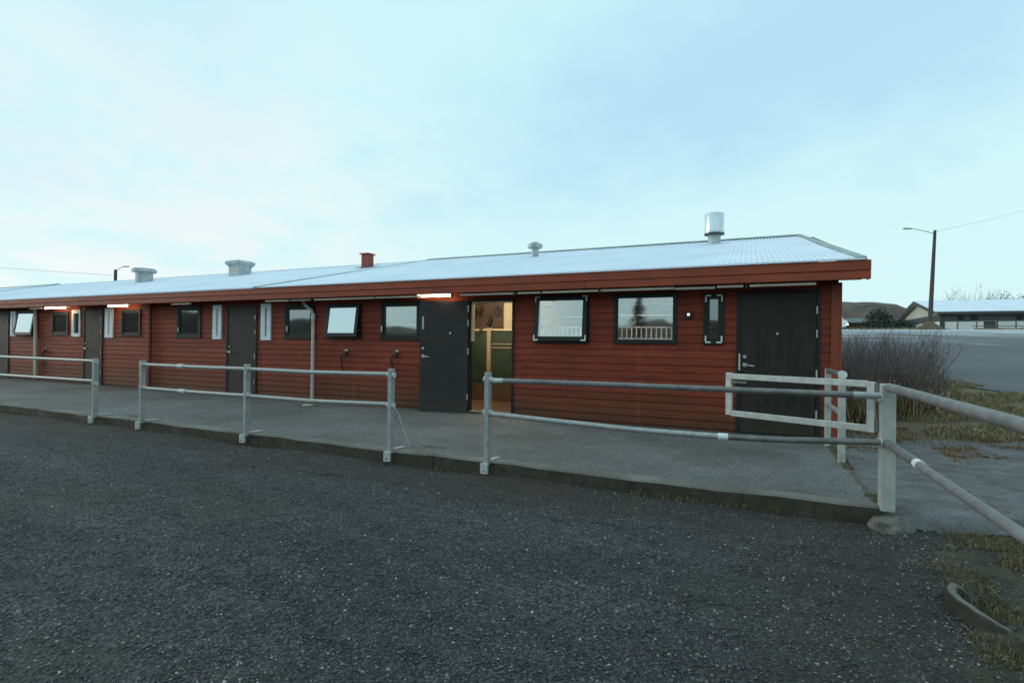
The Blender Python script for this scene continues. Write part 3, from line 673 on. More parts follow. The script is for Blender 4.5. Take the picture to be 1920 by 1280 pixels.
# doors ------------------------------------------------------------------
def door(key, leafm, handle_left=True, hw=.05, zt=None, label=None):
    x0, x1, z0, z1 = OP[key]; yf = WALL_Y-.05
    q = MB().box(x0, x0+hw, yf, WALL_Y+.09, 0, z1).box(x1-hw, x1, yf, WALL_Y+.09, 0, z1).box(x0+hw, x1-hw, yf, WALL_Y+.09, z1-.03, z1).box(x0+hw, x1-hw, yf+.01, WALL_Y+.09, -.02, .022)
    q.build('door_frame', 'frame_paint', stable)
    d = MB().box(x0+hw+.004, x1-hw-.004, yf+.012, yf+.055, .026, z1-.034).build('door', leafm, stable, bevel=.003)
    if label: d['label'] = label
    xs = x0+hw+.065 if handle_left else x1-hw-.065; sg = 1 if handle_left else -1
    MB().lathe((0, 0, 0), [(.026, 0), (.026, .012)], 16).build('lock', 'steel', d, smooth=True)
    o = d.children[-1]; o.location = Vector((xs, yf+.006, 1.155))-Vector(d['_w']); o.rotation_euler = (rad(90), 0, 0)
    q = MB().tube([(xs, yf+.012, 1.03), (xs, yf-.045, 1.03), (xs+sg*.03, yf-.052, 1.028), (xs+sg*.13, yf-.05, 1.018)], [.014, .012, .012, .009], 8)
    q.obox((xs, yf+.008, 1.03), (1, 0, 0), (0, 1, 0), (0, 0, 1), .024, .004, .028); q.build('handle', 'steel', d, smooth=True)
    xh = x1-hw+.004 if handle_left else x0+hw-.004
    for zz in (.35, .93, 1.50, 1.84):
        MB().tube([(xh, yf-.004, zz-.055), (xh, yf-.004, zz+.055)], .012, 8).build('hinge', 'hinge_steel', d)
    return d
d = door('doorR', 'door_paint', label='black closed door near the gable end')
MB().tube([(.40, WALL_Y-.045, 1.50), (.40, WALL_Y-.030, 1.50)], .018, 10).build('peephole', 'hinge_steel', d)
MB().box(-.12, -.095, WALL_Y-.054, WALL_Y-.0505, .95, 1.20).build('strike_plate', 'hinge_steel', d)
door('door455', 'grey_door_paint'); door('door178', 'grey_door_paint'); door('door8', 'grey_door_paint')
# open doorway: jambs with pale inner lining, and the leaf swung right back against the wall
x0, x1, z0, z1 = OP['way']
q = MB().box(x0, x0+.05, WALL_Y-.05, WALL_Y+.06, 0, z1).box(x1-.035, x1, WALL_Y-.05, WALL_Y+.06, 0, z1).box(x0+.05, x1-.035, WALL_Y-.05, WALL_Y+.06, z1-.035, z1)
q.build('door_frame', 'frame_paint', stable)
q = MB().box(x0+.05, x0+.072, WALL_Y+.0, WALL_Y+.10, 1.35, z1-.037).box(x1-.055, x1-.037, WALL_Y+.0, WALL_Y+.10, 1.35, z1-.037).box(x0+.073, x1-.056, WALL_Y, WALL_Y+.10, z1-.055, z1-.037)
q.build('door_lining', 'interior_cream', stable)
MB().box(x0+.05, x1-.037, WALL_Y-.10, WALL_Y+.14, -.02, .035).build('threshold', 'kerb_concrete', stable)
th = .30; Ld = .93; hx, hy = x0+.02, WALL_Y-.062
dx, dy = -math.cos(th), -math.sin(th); nx_o, ny_o = math.sin(th), -math.cos(th)     # along leaf, and its outward face
def lp(s, n_, z): return (hx+dx*s+nx_o*n_, hy+dy*s+ny_o*n_, z)
AX, AY, AZ = (dx, dy, 0), (nx_o, ny_o, 0), (0, 0, 1)
leaf = MB().obox(lp(Ld/2, 0, 1.05), AX, AY, AZ, Ld/2, .022, 1.05).build('door', 'grey_door_paint', stable, bevel=.003); leaf['label'] = 'dark grey door swung wide open against the wall'
q = MB().tube([lp(Ld-.065, .02, 1.05), lp(Ld-.065, .075, 1.05), lp(Ld-.09, .08, 1.048), lp(Ld-.19, .078, 1.04)], [.014, .012, .012, .009], 8); q.obox(lp(Ld-.065, .025, 1.05), AX, AY, AZ, .024, .004, .03)
q.build('handle', 'steel', leaf, smooth=True)
MB().tube([lp(Ld-.065, .02, 1.20), lp(Ld-.065, .034, 1.20)], .026, 14).build('lock', 'steel', leaf)
MB().obox(lp(Ld-.06, .025, 1.68), AX, AY, AZ, .017, .004, .12).build('bolt_plate', 'hinge_steel', leaf)
MB().tube([lp(.34, .02, 1.49), lp(.34, .036, 1.49)], .02, 10).build('knob', 'steel', leaf)
for zz in (.3, 1.15, 1.68, 1.95): MB().tube([lp(0, .02, zz-.06), lp(0, .02, zz+.06)], .013, 8).build('hinge', 'hinge_steel', leaf)

# strip of conduit under the eaves, in lengths
CX = [.895, .02, -.06, -.44, -.46, -1.06, -1.065, -2.27, -2.30, -3.33, -3.35, -3.80, -3.87, -5.0, -5.9, -7.0, -7.02, -8.7]
ks = 8.205/8.6
for i in range(0, len(CX)-1, 2):
    low = -.010 if i == 4 else 0; m_ = 'conduit_grey' if i == 4 else 'conduit_paint'
    MB().box(CX[i+1]*ks+.003, CX[i]*ks-.003, 8.185, 8.225, 2.160+low, 2.196+low).build('conduit', m_, stable, bevel=.005)
for a, c_ in ((-10.2, -9.45), (-13.6, -12.85), (-20.6, -19.9)):
    MB().box(a*ks, c_*ks, 8.185, 8.225, 2.162, 2.196).build('conduit', 'conduit_paint', stable, bevel=.004)
MB().box(-9.4*ks, -8.8*ks, 8.19, 8.22, 2.165, 2.196).build('conduit', 'conduit_grey', stable, bevel=.004)
for x in (-.02, -2.285, -3.34, -3.83, -7.01):
    MB().box(x*ks-.010, x*ks+.010, 8.182, 8.24, 2.145, 2.258).build('conduit_clip', 'black_iron', stable)
# drainpipes
p = MB().tube([(-8.86, WALL_Y-.18, 2.262), (-8.86, WALL_Y-.15, 2.15), (-8.80, WALL_Y-.13, 2.08), (-8.66, WALL_Y-.11, 1.98), (-8.62, WALL_Y-.10, 1.88), (-8.615, WALL_Y-.10, .05), (-8.60, WALL_Y-.16, .03)], .038, 12).build('drainpipe', 'pipe_paint', stable, smooth=True)
p['label'] = 'pale drainpipe with elbow under the eaves'
MB().tube([(-8.618, WALL_Y-.10, 1.90), (-8.618, WALL_Y-.10, 1.78)], .046, 12).build('pipe_collar', 'galvanised_pale', p)
MB().tube([(-20.05, WALL_Y-.09, 2.2), (-20.0, WALL_Y-.09, .05)], .05, 10).build('drainpipe', 'pipe_paint', stable, smooth=True)
MB().tube([(-14.36, WALL_Y-.085, 2.24), (-14.36, WALL_Y-.085, .04)], .045, 10).build('drainpipe', 'dark_red_paint', stable, smooth=True)

# inside: floor, inner walls, stall fronts
MB().box(X_FAR+.1, X_END-.13, WALL_Y+.105, 13.0, -.05, .02).build('inner_floor', 'interior_floor', stable)
MB().box(X_FAR+.1, X_END-.13, WALL_Y+.105, 13.0, 2.40, 2.44).build('inner_ceiling', 'interior_cream', stable)
MB().box(X_FAR+.1, X_END-.13, 13.0, 13.1, -.1, 2.44).build('inner_wall', 'interior_dark', stable)
for x in (-9.9, -14.4, -19.7, -26): MB().box(x, x+.08, WALL_Y+.105, 13.0, 0, 2.40).build('partition', 'interior_dark', stable)
MB().box(-3.62, -3.56, WALL_Y+.105, 13.0, .02, 2.40).build('partition', 'interior_cream', stable)
# what the doorway shows: green stall front with beige post and rails, brown board with round fan and cream trim above
YI = 10.5
MB().box(-9.0, -3.63, YI, YI+.05, .40, 1.60).build('stall_front', 'interior_green', stable)
MB().box(-9.0, -3.63, YI+.002, YI+.06, .021, .395).build('stall_kickboard', 'interior_wood', stable)
MB().box(-5.36, -5.27, YI-.06, YI-.003, .02, 1.66).build('stall_post', 'interior_post', stable)
for z in (1.30, 1.215): MB().box(-5.265, -3.64, YI-.03, YI-.003, z-.014, z+.014).build('stall_rail', 'interior_post', stable)
MB().box(-9.0, -3.64, YI-.04, YI+.06, 1.603, 1.635).build('stall_cap', 'interior_cream', stable)
MB().box(-7.0, -5.215, YI+.5, YI+.55, 1.50, 2.28).build('back_board', 'interior_wood', stable)
MB().box(-5.21, -3.64, YI+.5, YI+.55, 1.45, 2.39).build('back_board', 'interior_cream', stable)
MB().box(-7.0, -5.215, YI+.46, YI+.56, 2.285, 2.395).build('back_beam', 'interior_cream', stable)
fn = MB().lathe((0, 0, 0), [(.115, 0), (.13, .02), (.13, .05), (.09, .055), (.03, .04)], 24).build('fan', 'black_iron', stable, smooth=True)
fn.location = Vector((-5.36, YI+.50, 2.06))-Vector(stable['_w']); fn.rotation_euler = (rad(90), 0, 0)
MB().box(-6.4, -5.95, YI+.40, YI+.495, 1.68, 1.72).build('shelf', 'interior_post', stable)
for xx, zz, ln in ((-5.95, 2.2, .32), (-5.80, 2.18, .24), (-5.55, 1.98, .30)):
    MB().tube([(xx, YI+.46, zz), (xx+.02, YI+.44, zz-ln*.4), (xx-.02, YI+.44, zz-ln*.8), (xx, YI+.45, zz-ln)], [.02, .045, .05, .02], 7).build('hanging_tack', 'rubber', stable, smooth=True)
MB().tube([(-5.62, YI-.02, 1.52), (-5.45, YI-.06, 1.70), (-5.40, YI-.05, 1.80)], .03, 7).build('hanging_tack', 'barn_brown', stable, smooth=True)
MB().box(-4.5, -4.2, YI-.05, YI-.003, .70, 1.05).build('stall_hatch', 'interior_wood', stable)
rl = thing('room_light', 'warm ceiling tube lamp inside the open doorway', 'lamp', (-5.2, 9.4, 2.38))
MB().box(-5.8, -4.5, 9.28, 9.34, 2.335, 2.398).build('housing', 'white_plastic', rl)
MB().tube([(-5.78, 9.31, 2.31), (-4.52, 9.31, 2.31)], .03, 8).build('tube', 'room_light', rl)
# white stall grille standing behind the wide windows
gt = thing('stall_grille', 'white barred stall grille seen through the wide right windows', 'grille', (-2, 9.6, .02))
YG = 9.05
for i in range(36):
    x = -3.5+i*.0835
    MB().tube([(x, YG, .9), (x, YG, 1.60)], .012, 6).build('bar', 'stall_white', gt)
for z in (1.615, 1.42): MB().box(-3.55, -.55, YG-.012, YG+.012, z-.012, z+.012).build('rail', 'stall_white', gt)
MB().box(-3.55, -.55, YG-.02, YG+.02, .02, .92).build('panel', 'interior_wood', gt)

bar_fill = thing('room_light', 'added unseen tube light brightening the stall bars behind the wide windows', 'lamp', (-2.1, 8.74, 2.38))  # added light, out of sight above the windows, to brighten the stall bars
MB().box(-3.2, -.8, 8.712, 8.765, 2.335, 2.398).build('housing', 'white_plastic', bar_fill)
MB().tube([(-3.18, 8.738, 2.31), (-.82, 8.738, 2.31)], .018, 8).build('tube', 'bar_fill_glow', bar_fill)
# wall lamps under the eaves ----------------------------------------------
lampn = 0
def wall_lamp(x0, x1, label):
    l = thing('wall_lamp', label, 'lamp', ((x0+x1)/2, 8.36, 2.26), 'lit tube lamps under the eaves')
    MB().box(x0, x1, 8.30, 8.40, 2.215, 2.258).build('housing', 'white_plastic', l, bevel=.006)
    MB().tube([(x0+.03, 8.33, 2.195), (x0+(x1-x0)*.97, 8.33, 2.195)], .022, 10).build('tube', 'lamp_glow', l)
    MB().tube([(x0+(x1-x0)*.5, 8.385, 2.19), (x1-.02, 8.385, 2.19)], .016, 8).build('tube', 'lamp_glow', l)
    for xx in (x0+.012, x1-.012): MB().box(xx-.010, xx+.010, 8.305, 8.40, 2.168, 2.213).build('end_cap', 'white_plastic', l)
wall_lamp(-5.80, -5.02, 'lit warm tube lamp under the eaves above the open door')
wall_lamp(-15.9, -14.95, 'lit warm tube lamp above the barred window left of the red downpipe')
wall_lamp(-19.1, -17.9, 'leftmost lit warm tube lamp under the eaves')
# small things on the wall
sb = thing('outdoor_light_box', 'small black box with white light between wide window and narrow window', 'wall light', (-.84, WALL_Y-.05, 1.79))
MB().box(-.89, -.79, WALL_Y-.085, WALL_Y-.036, 1.735, 1.842).build('housing', 'black_iron', sb, bevel=.005)
MB().obox((-.842, WALL_Y-.088, 1.795), (1, 0, 0), (0, 1, 0), (0, 0, 1), .016, .004, .016).build('light', 'led_white', sb)
def strap(x, z, dxs, label):
    o = thing('wall_strap', label, 'strap', (x, WALL_Y-.04, z-.4), 'black straps hanging from hooks on the red wall')
    q = MB().tube([(x, WALL_Y-.036, z), (x, WALL_Y-.09, z), (x, WALL_Y-.11, z+.02), (x, WALL_Y-.115, z+.045)], .012, 8).obox((x, WALL_Y-.038, z), (1, 0, 0), (0, 1, 0), (0, 0, 1), .03, .004, .05)
    q.build('hook', 'hinge_steel', o)
    MB().obox((x, WALL_Y-.075, z-.04), (1, 0, 0), (0, 1, 0), (0, 0, 1), .035, .025, .05).build('ring_bracket', 'black_iron', o, bevel=.008)
    pts = [(x-.01, WALL_Y-.085, z-.03), (x-.09, WALL_Y-.08, z-.07), (x-.125, WALL_Y-.07, z-.16), (x-.11+dxs*.4, WALL_Y-.065, z-.30), (x-.07+dxs, WALL_Y-.065, z-.46), (x-.01+dxs, WALL_Y-.065, z-.50)]
    MB().tube(pts, .014, 8).build('strap', 'rubber', o, smooth=True)
strap(-7.73, 1.10, .02, 'black strap on a wall hook under the tilted window by the drainpipe')
strap(-6.42, 1.10, .05, 'black strap on a wall hook just behind the railing end post')
strap(-19.55, .95, .05, 'black strap on the wall near the leftmost lamp')

# ------------------------------------------------------------------ railings
def post(par, x, y, zt, mt='galvanised', w=.052, d=.075, zb=-.115, plate=True, foot=True):
    p = MB().box(x-w/2, x+w/2, y-d/2, y+d/2, (zb+.085 if plate else zb), zt).build('post', mt, par, bevel=.004)
    if plate:
        q = MB().box(x-.044, x+.040, y-d/2-.040, y-d/2-.002, zb, zb+.115); q.build('base_plate', 'galvanised_pale', p, bevel=.004)
        MB().tube([(x, y-d/2-.048, zb+.035), (x, y-d/2-.041, zb+.035)], .010, 6).build('bolt', 'galvanised_dark', p)
    if foot:
        MB().add([(x+w/2-.05, y+.03, .006), (x+w/2, y+.03, .006), (x+w/2+.01, y+.25, .006), (x+w/2-.03, y+.25, .006), (x+w/2-.05, y+.03, .022), (x+w/2, y+.03, .022), (x+w/2+.01, y+.25, .016), (x+w/2-.03, y+.25, .016)],
                 [(3, 2, 1, 0), (4, 5, 6, 7), (0, 1, 5, 4), (1, 2, 6, 5), (2, 3, 7, 6), (3, 0, 4, 7)]).build('foot_strap', 'galvanised_pale', p)
    for z in (.905, .545):
        MB().tube([(x-w/2-.022, y, z), (x+w/2+.022, y, z)], .034, 10).build('clamp', 'galvanised_pale', p)
    return p
def rail(par, pts, r=.026, m_='galvanised', n=12):
    P = np.array(pts, float)
    if len(P) > 2:      # smooth the bend
        tt = np.linspace(0, 1, len(P)); t2 = np.linspace(0, 1, 33)
        P = np.stack([np.interp(t2, tt, P[:, k]) for k in range(3)], 1)
        for _ in range(3): P[1:-1] = (P[:-2]+2*P[1:-1]+P[2:])/4
    return MB().tube(P, r, n).build('rail', m_, par, smooth=True)
PY = 5.075
ra = thing('railing', 'galvanised railing at the left edge, ending at a lone post by the gap', 'railing', (-10, PY, 0), 'galvanised pipe railings along the platform edge')
post(ra, -10.02, PY, .965); post(ra, -13.95, PY, .965)
rail(ra, [(-13.93, PY, .93), (-10.03, PY, .922)]); rail(ra, [(-13.93, PY, .575), (-10.03, PY, .585)])
rb = thing('railing', 'galvanised railing with three posts and pale pipe couplings, left of the open door', 'railing', (-6.35, PY, 0), 'galvanised pipe railings along the platform edge')
post(rb, -8.725, PY, .968); post(rb, -6.36, PY, .968)
pp = post(rb, -3.885, PY, .982)
MB().tube([(-3.86, PY+.045, .50), (-3.84, PY+.09, .42), (-3.80, PY+.27, .012)], .009, 6).build('brace', 'galvanised_pale', pp)
for a, c_ in ((-8.71, -6.375), (-6.345, -3.90)):
    u_ = rail(rb, [(a, PY, .900 if a < -7 else .902), ((a+c_)/2, PY, .897), (c_, PY, .903 if a < -7 else .915)]); l_ = rail(rb, [(a, PY, .53), ((a+c_)/2, PY, .525), (c_, PY, .53 if a < -7 else .555)])
    if a < -7:
        for rl_, z, xx in ((u_, .897, -7.79), (l_, .524, -7.74)): MB().tube([(xx-.07, PY, z), (xx+.07, PY, z)], .035, 12).build('coupling', 'galvanised_pale', rl_)
rc = thing('railing', 'railing in front of the right windows with sagging bent lower pipe and white sleeve', 'railing', (-2.6, PY, 0), 'galvanised pipe railings along the platform edge')
post(rc, -2.585, PY, .985)
u_ = rail(rc, [(-2.56, PY, .896), (-1.6, PY, .905), (-.7, PY, .908), (.2, PY, .91), (.985, PY, .912)], .027, 'galvanised_dark')
MB().tube([(-2.56, PY, .896), (-2.40, PY, .8975)], .0275, 12).build('pipe_end', 'galvanised_pale', u_)
MB().tube([(.80, PY, .9118), (.99, PY, .912)], .029, 12).build('pipe_end', 'galvanised', u_)
l_ = rail(rc, [(-2.56, PY, .53), (-2.2, PY, .520), (-1.6, PY, .499), (-.95, PY, .480), (-.18, PY, .482)], .027, 'galvanised')
rail(rc, [(-.18, PY, .482), (.2, PY, .492), (.6, PY, .515), (.99, PY, .537)], .027, 'galvanised_dark')
MB().tube([(-.235, PY, .4815), (-.15, PY, .483)], .031, 12).build('sleeve', 'white_plastic', l_)
# corner post and the railing that runs out to the right towards the viewer
XR = 1.045
rdn = thing('railing', 'thick grey railing running from the corner post out of frame at right', 'railing', (XR, 5.12, -.1), None)
cp = MB().box(XR-.052, XR+.05, 5.075, 5.175, -.02, 1.0).build('post', 'pale_paint', rdn, bevel=.006)
MB().box(XR-.046, XR+.044, 5.08, 5.17, 1.001, 1.008).build('post_cap', 'galvanised_pale', cp)
for z in (.9, .53): MB().tube([(XR-.075, 5.09, z), (XR-.045, 5.09, z)], .036, 10).build('clamp', 'bracket_white', cp)
rail(rdn, [(XR, 5.06, .985), (XR+.0, 3.6, .982), (XR+.02, 1.2, .975)], .034, 'rail_grey', 16)
l_ = rail(rdn, [(XR-.01, 5.065, .53), (XR, 3.4, .526), (XR+.02, 1.2, .52)], .028, 'rail_grey', 16)
MB().tube([(XR-.008, 5.06, .53), (XR-.002, 4.30, .529)], .033, 16).build('pipe_sleeve', 'galvanised_dark', l_)
MB().tube([(XR-.002, 4.30, .529), (XR-.001, 4.22, .5285)], .033, 16).build('coupling', 'bracket_white', l_)
MB().box(XR-.03, XR+.07, 1.1, 1.2, -.2, 1.0).build('post', 'pale_paint', rdn)
# short return railing behind the gate
re_ = thing('railing', 'short return railing of two pale posts at the gable end door', 'railing', (.98, 6.9, 0))
MB().box(.945, 1.015, 6.86, 6.93, -.02, 1.03).build('post', 'pale_paint', re_, bevel=.005)
MB().box(.945, 1.015, 7.98, 8.05, -.02, 1.025).build('post', 'pale_paint', re_, bevel=.005)
r_ = rail(re_, [(.98, 6.86, 1.0), (.98, 8.05, .995)], .032, 'galvanised_dark'); rail(re_, [(.98, 6.93, .55), (.98, 7.98, .55)], .028, 'galvanised')
MB().tube([(.98, 6.845, 1.0), (.98, 6.895, 1.0)], .045, 12).build('end_cap', 'bracket_white', r_)
# gate hung on the corner post, swung open over the platform
gA = np.array((XR-.075, 5.16, 0)); gB = np.array((-.19, 5.70, 0)); gd = (gB-gA)/np.linalg.norm(gB-gA); gn = np.array((gd[1], -gd[0], 0)); Lg = np.linalg.norm(gB-gA)
gate = thing('gate', 'pale painted rectangular tube gate hung on the corner post, swung half open', 'gate', tuple(gA))
def gp(s, z): return tuple(gA+gd*s+np.array((0, 0, z)))
for s, z0, z1 in ((.03, .60, 1.02), (Lg-.028, .61, 1.035)):
    MB().obox(gp(s, (z0+z1)/2), gd, gn, (0, 0, 1), .028, .018, (z1-z0)/2).build('stile', 'galvanised_pale', gate, bevel=.004)
for z, k in ((1.0, 0), (.63, 0)):
    MB().obox(gp(Lg/2, z), gd, gn, (0, 0, 1), Lg/2-.058, .0182, .0275).build('bar', 'galvanised_pale', gate, bevel=.004)
for z in (.96, .66): MB().tube([gp(-.012, z-.05), gp(-.012, z+.05)], .014, 8).build('hinge', 'galvanised_dark', gate)
MB().obox(gp(Lg-.13, .945), gd, gn, (0, 0, 1), .075, .012, .010).build('latch', 'galvanised_dark', gate)

# ------------------------------------------------------------------ small things on the ground
q = MB().lathe((1.06, 5.02, GZ-.05), [(.165, 0), (.168, .07), (.135, .125), (.06, .140)], 8)
V = np.concatenate(q.v); V += rng.normal(0, .012, V.shape); q.v = [V]
tag(q.build('concrete_footing', 'concrete'), 'rough lump of concrete at the foot of the corner post', 'footing')
# curved kerb: part of a concrete ring sunk in the grass
cx, cy = 1.36, 3.66
kp = np.array([(1.15, 3.845), (1.10, 3.825), (1.055, 3.78), (1.028, 3.71), (1.022, 3.63), (1.035, 3.54), (1.07, 3.465), (1.13, 3.41), (1.20, 3.385), (1.27, 3.38)])
tt = np.linspace(0, 1, len(kp)); t2 = np.linspace(0, 1, 34); kp = np.stack([np.interp(t2, tt, kp[:, k]) for k in range(2)], 1)
for _ in range(4): kp[1:-1] = (kp[:-2]+2*kp[1:-1]+kp[2:])/4
tg = np.gradient(kp, axis=0); tg /= np.linalg.norm(tg, axis=1)[:, None]; inn = np.stack([-tg[:, 1], tg[:, 0]], 1)
V = []; F = []; n = len(kp)
for i in range(n):
    sink = .085*max(0, (i-19)/14)**1.5+.05*max(0, (6-i)/6)**1.5
    for w_, z in ((0, -.2), (.002, -.070), (.012, -.052), (.028, -.046), (.044, -.052), (.056, -.072), (.060, -.2)):
        V.append((kp[i, 0]+inn[i, 0]*w_, kp[i, 1]+inn[i, 1]*w_, z-(sink if z > -.1 else 0)+.0015*math.sin(i*1.3)*(z > -.1)))
for i in range(n-1):
    for k in range(6): F.append((i*7+k, i*7+k+1, i*7+8+k, i*7+7+k))
F += [tuple(range(7)), tuple((n-1)*7+k for k in range(6, -1, -1))]
tag(MB().add(V, F).build('curved_kerb', 'mossy_kerb', smooth=True), 'curved concrete kerb end sunk in the grass at bottom right', 'kerb stone')
# litter on the platform
V = [(-8.30, 7.80, .012), (-8.12, 7.74, .035), (-7.98, 7.80, .015), (-7.86, 7.88, .03), (-7.93, 7.94, .012), (-8.1, 7.86, .04), (-8.24, 7.90, .014), (-8.05, 7.70, .010)]
tag(MB().add(V, [(0, 1, 5, 6), (1, 2, 5), (2, 3, 4), (2, 4, 5), (1, 7, 2)]).build('paper_scrap', 'paper'), 'crumpled scrap of paper on the platform under the drainpipe', 'litter')
def crack(name, pts, w, label):
    P = np.array(pts, float); V = []; F = []
    for i, p_ in enumerate(P):
        ww = w*(1-abs(2*i/(len(P)-1)-1)**2*.8)*random.uniform(.6, 1.2)
        V += [(p_[0], p_[1]-ww, .0035), (p_[0], p_[1]+ww, .0035)]
    for i in range(len(P)-1): F.append((2*i, 2*i+2, 2*i+3, 2*i+1))
    o = MB().add(V, F).build(name, 'verge_earth'); o.location.z += .002; return struct(o, label)
crack('mud_smear', [(-3.78+.09*i, 5.50+.015*math.sin(i*1.7), 0) for i in range(6)], .022, 'dark smear of mud on the platform by the railing end post')
crack('mud_smear', [(-9.55+.09*i, 7.72+.03*math.sin(i*1.3), 0) for i in range(7)], .05, 'dark damp smear near the paper scrap')
crack('mud_smear', [(-9.6+.08*i, 5.36+.03*math.sin(i*1.3), 0) for i in range(6)], .03, 'dark smear beside the left gap')
crack('platform_joint', [(1.01+.01*math.sin(i*2.1), 5.3+.1*i, 0) for i in range(2)], .01, None) if False else None
q = MB(); P = [(1.0+.012*math.sin(i*1.9)+.006*math.sin(i*4.7), 5.2+.09*i) for i in range(38)]
V = []; F = []
for i, (x, y) in enumerate(P): V += [(x-.012-.006*math.sin(i*3), y, .0045), (x+.018+.010*math.sin(i*2.3), y, .0045)]
for i in range(len(P)-1): F.append((2*i, 2*i+1, 2*i+3, 2*i+2))
struct(MB().add(V, F).build('joint', 'verge_earth'), 'earthy joint between platform and old asphalt')

# stones of the yard: one loose mass
def scatter_stones(n, xr, yr, smin, smax, zf, name, label, power=1.0):
    dirs = np.array([(1, 0, 0), (-1, 0, 0), (0, 1, 0), (0, -1, 0), (0, 0, 1), (0, 0, -1)], float)
    tri = np.array([(0, 2, 4), (2, 1, 4), (1, 3, 4), (3, 0, 4), (2, 0, 5), (1, 2, 5), (3, 1, 5), (0, 3, 5)])
    # density falls off with distance from the viewer
    U = rng.random((n*3, 2)); x = xr[0]+U[:, 0]*(xr[1]-xr[0]); y = yr[0]+U[:, 1]*(yr[1]-yr[0])
    k = rng.random(n*3) < np.clip((2.2/np.maximum(np.hypot(x+.3, y), 1.2))**power, 0, 1)
    x, y = x[k][:n], y[k][:n]; n = len(x)
    s = smin+(smax-smin)*rng.random(n)**3.5
    rot = rng.random(n)*6.28
    V = dirs[None]*(s[:, None, None]*rng.uniform(.55, 1.1, (n, 6, 1)))
    V += rng.normal(0, 1, V.shape)*s[:, None, None]*.16; V[:, :, 2] *= .62
    c_, s_ = np.cos(rot)[:, None], np.sin(rot)[:, None]
    X = V[:, :, 0]*c_-V[:, :, 1]*s_; Y = V[:, :, 0]*s_+V[:, :, 1]*c_
    V = np.stack([X+x[:, None], Y+y[:, None], V[:, :, 2]+zf(x, y)[:, None]+s[:, None]*.2], -1).reshape(-1, 3)
    F = (tri[None]+6*np.arange(n)[:, None, None]).reshape(-1, 3)
    me = bpy.data.meshes.new(name); me.vertices.add(len(V)); me.vertices.foreach_set('co', V.ravel()); me.loops.add(len(F)*3); me.loops.foreach_set('vertex_index', F.ravel())
    me.polygons.add(len(F)); me.polygons.foreach_set('loop_start', np.arange(0, len(F)*3, 3)); me.update(calc_edges=True); me.validate()
    me.materials.append(st); o = bpy.data.objects.new(name, me); COL.objects.link(o); return stuff(o, label)
scatter_stones(175000, (-9, 2.4), (.9, 5.05), .0028, .0125, yardz, 'gravel', 'loose dark gravel stones of the yard', 1.25)

scatter_stones(9000, (1.02, 6), (5.25, 9.0), .004, .016, lambda x, y: apronz(x, y)+.008, 'loose_chippings', 'loose chippings on the old asphalt', .3)
scatter_stones(9000, (.9, 3.2), (2.2, 5.2), .004, .016, lambda x, y: np.maximum(mound(x, y), yardz(x, y)), 'loose_chippings', 'loose stones on the earth right of the railing', .5)
# grass
def blades(n, samp, hmin, hmax, zf, name, label, m, lean=.6, w=.004):
    pts = samp(n); n = len(pts); x, y = pts[:, 0], pts[:, 1]; z = zf(x, y)
    hh = rng.uniform(hmin, hmax, n); a = rng.random(n)*6.28; ln = rng.uniform(.1, lean, n)*hh; a2 = rng.random(n)*6.28
    dxb, dyb = np.cos(a)*w, np.sin(a)*w; lx, ly = np.cos(a2)*ln, np.sin(a2)*ln
    B0 = np.stack([x-dxb, y-dyb, z-.01], -1); B1 = np.stack([x+dxb, y+dyb, z-.01], -1)
    M0 = np.stack([x-dxb*.7+lx*.4, y-dyb*.7+ly*.4, z+hh*.65], -1); M1 = np.stack([x+dxb*.7+lx*.4, y+dyb*.7+ly*.4, z+hh*.65], -1)
    Tp = np.stack([x+lx*1.1, y+ly*1.1, z+hh*.92], -1)
    V = np.stack([B0, B1, M1, M0, Tp], 1).reshape(-1, 3)
    o4 = 5*np.arange(n)[:, None]
    F = [tuple(r) for r in (np.array([[0, 1, 2, 3]])+o4).tolist()]+[tuple(r) for r in (np.array([[3, 2, 4]])+o4).tolist()]
    me = bpy.data.meshes.new(name); me.from_pydata(V.tolist(), [], F); me.materials.append(MATS[m]); o = bpy.data.objects.new(name, me); COL.objects.link(o)
    return stuff(o, label)
def clumped(xr, yr, scale, thr, seed, cond=None):
    def f(n):
        x = rng.uniform(*xr, n*4); y = rng.uniform(*yr, n*4); k = fbm(x, y, scale, seed) > thr
        if cond is not None: k &= cond(x, y)
        return np.stack([x[k], y[k]], 1)[:n]
    return f
ringc = lambda x, y: np.min(np.hypot(x[:, None]-kp[None, :, 0]-.02, y[:, None]-kp[None, :, 1]), 1) > .05
blades(38000, clumped((1.0, 4.5), (3.0, 5.15), 5.5, -.35, 31, lambda x, y: ringc(x, y) & (y > 3.1+.12*fbm(x, y, 5, 91)) & ((x-1.08)+rng.normal(0, .22, len(x)) > .30*(y-3.7))), .008, .042, lambda x, y: mound(x, y), 'grass', 'short olive grass right of the railing', 'grass_olive', 1.6, .003)
blades(12000, clumped((1.15, 6.5), (6.8, 10.4), 3.6, .1, 33, lambda x, y: (y > 7.5+.10*x+.5*fbm(x, y, 2, 9)) & (rng.random(len(x)) < .12+.8*np.clip(fbm(x, y, 11, 77), 0, 1))), .008, .035, lambda x, y: apronz(x, y)+.012, 'weeds', 'rusty dead weeds creeping over the old asphalt', 'weeds_rust', 2.2, .007)
blades(38000, clumped((1.4, 9), (9.0, 18), 2.6, -.5, 35, lambda x, y: x < roadedge(y)+.2), .02, .11, lambda x, y: h(x, y), 'grass', 'dry yellow grass on the verge below the road', 'grass_dry', 1.5, .006)
blades(1400, clumped((-30, 1.0), (5.03, 5.09), 1.4, .35, 41), .015, .05, lambda x, y: x*0+GZ, 'grass', 'tufts of moss and grass along the kerb foot', 'grass_olive', 1.2, .004)
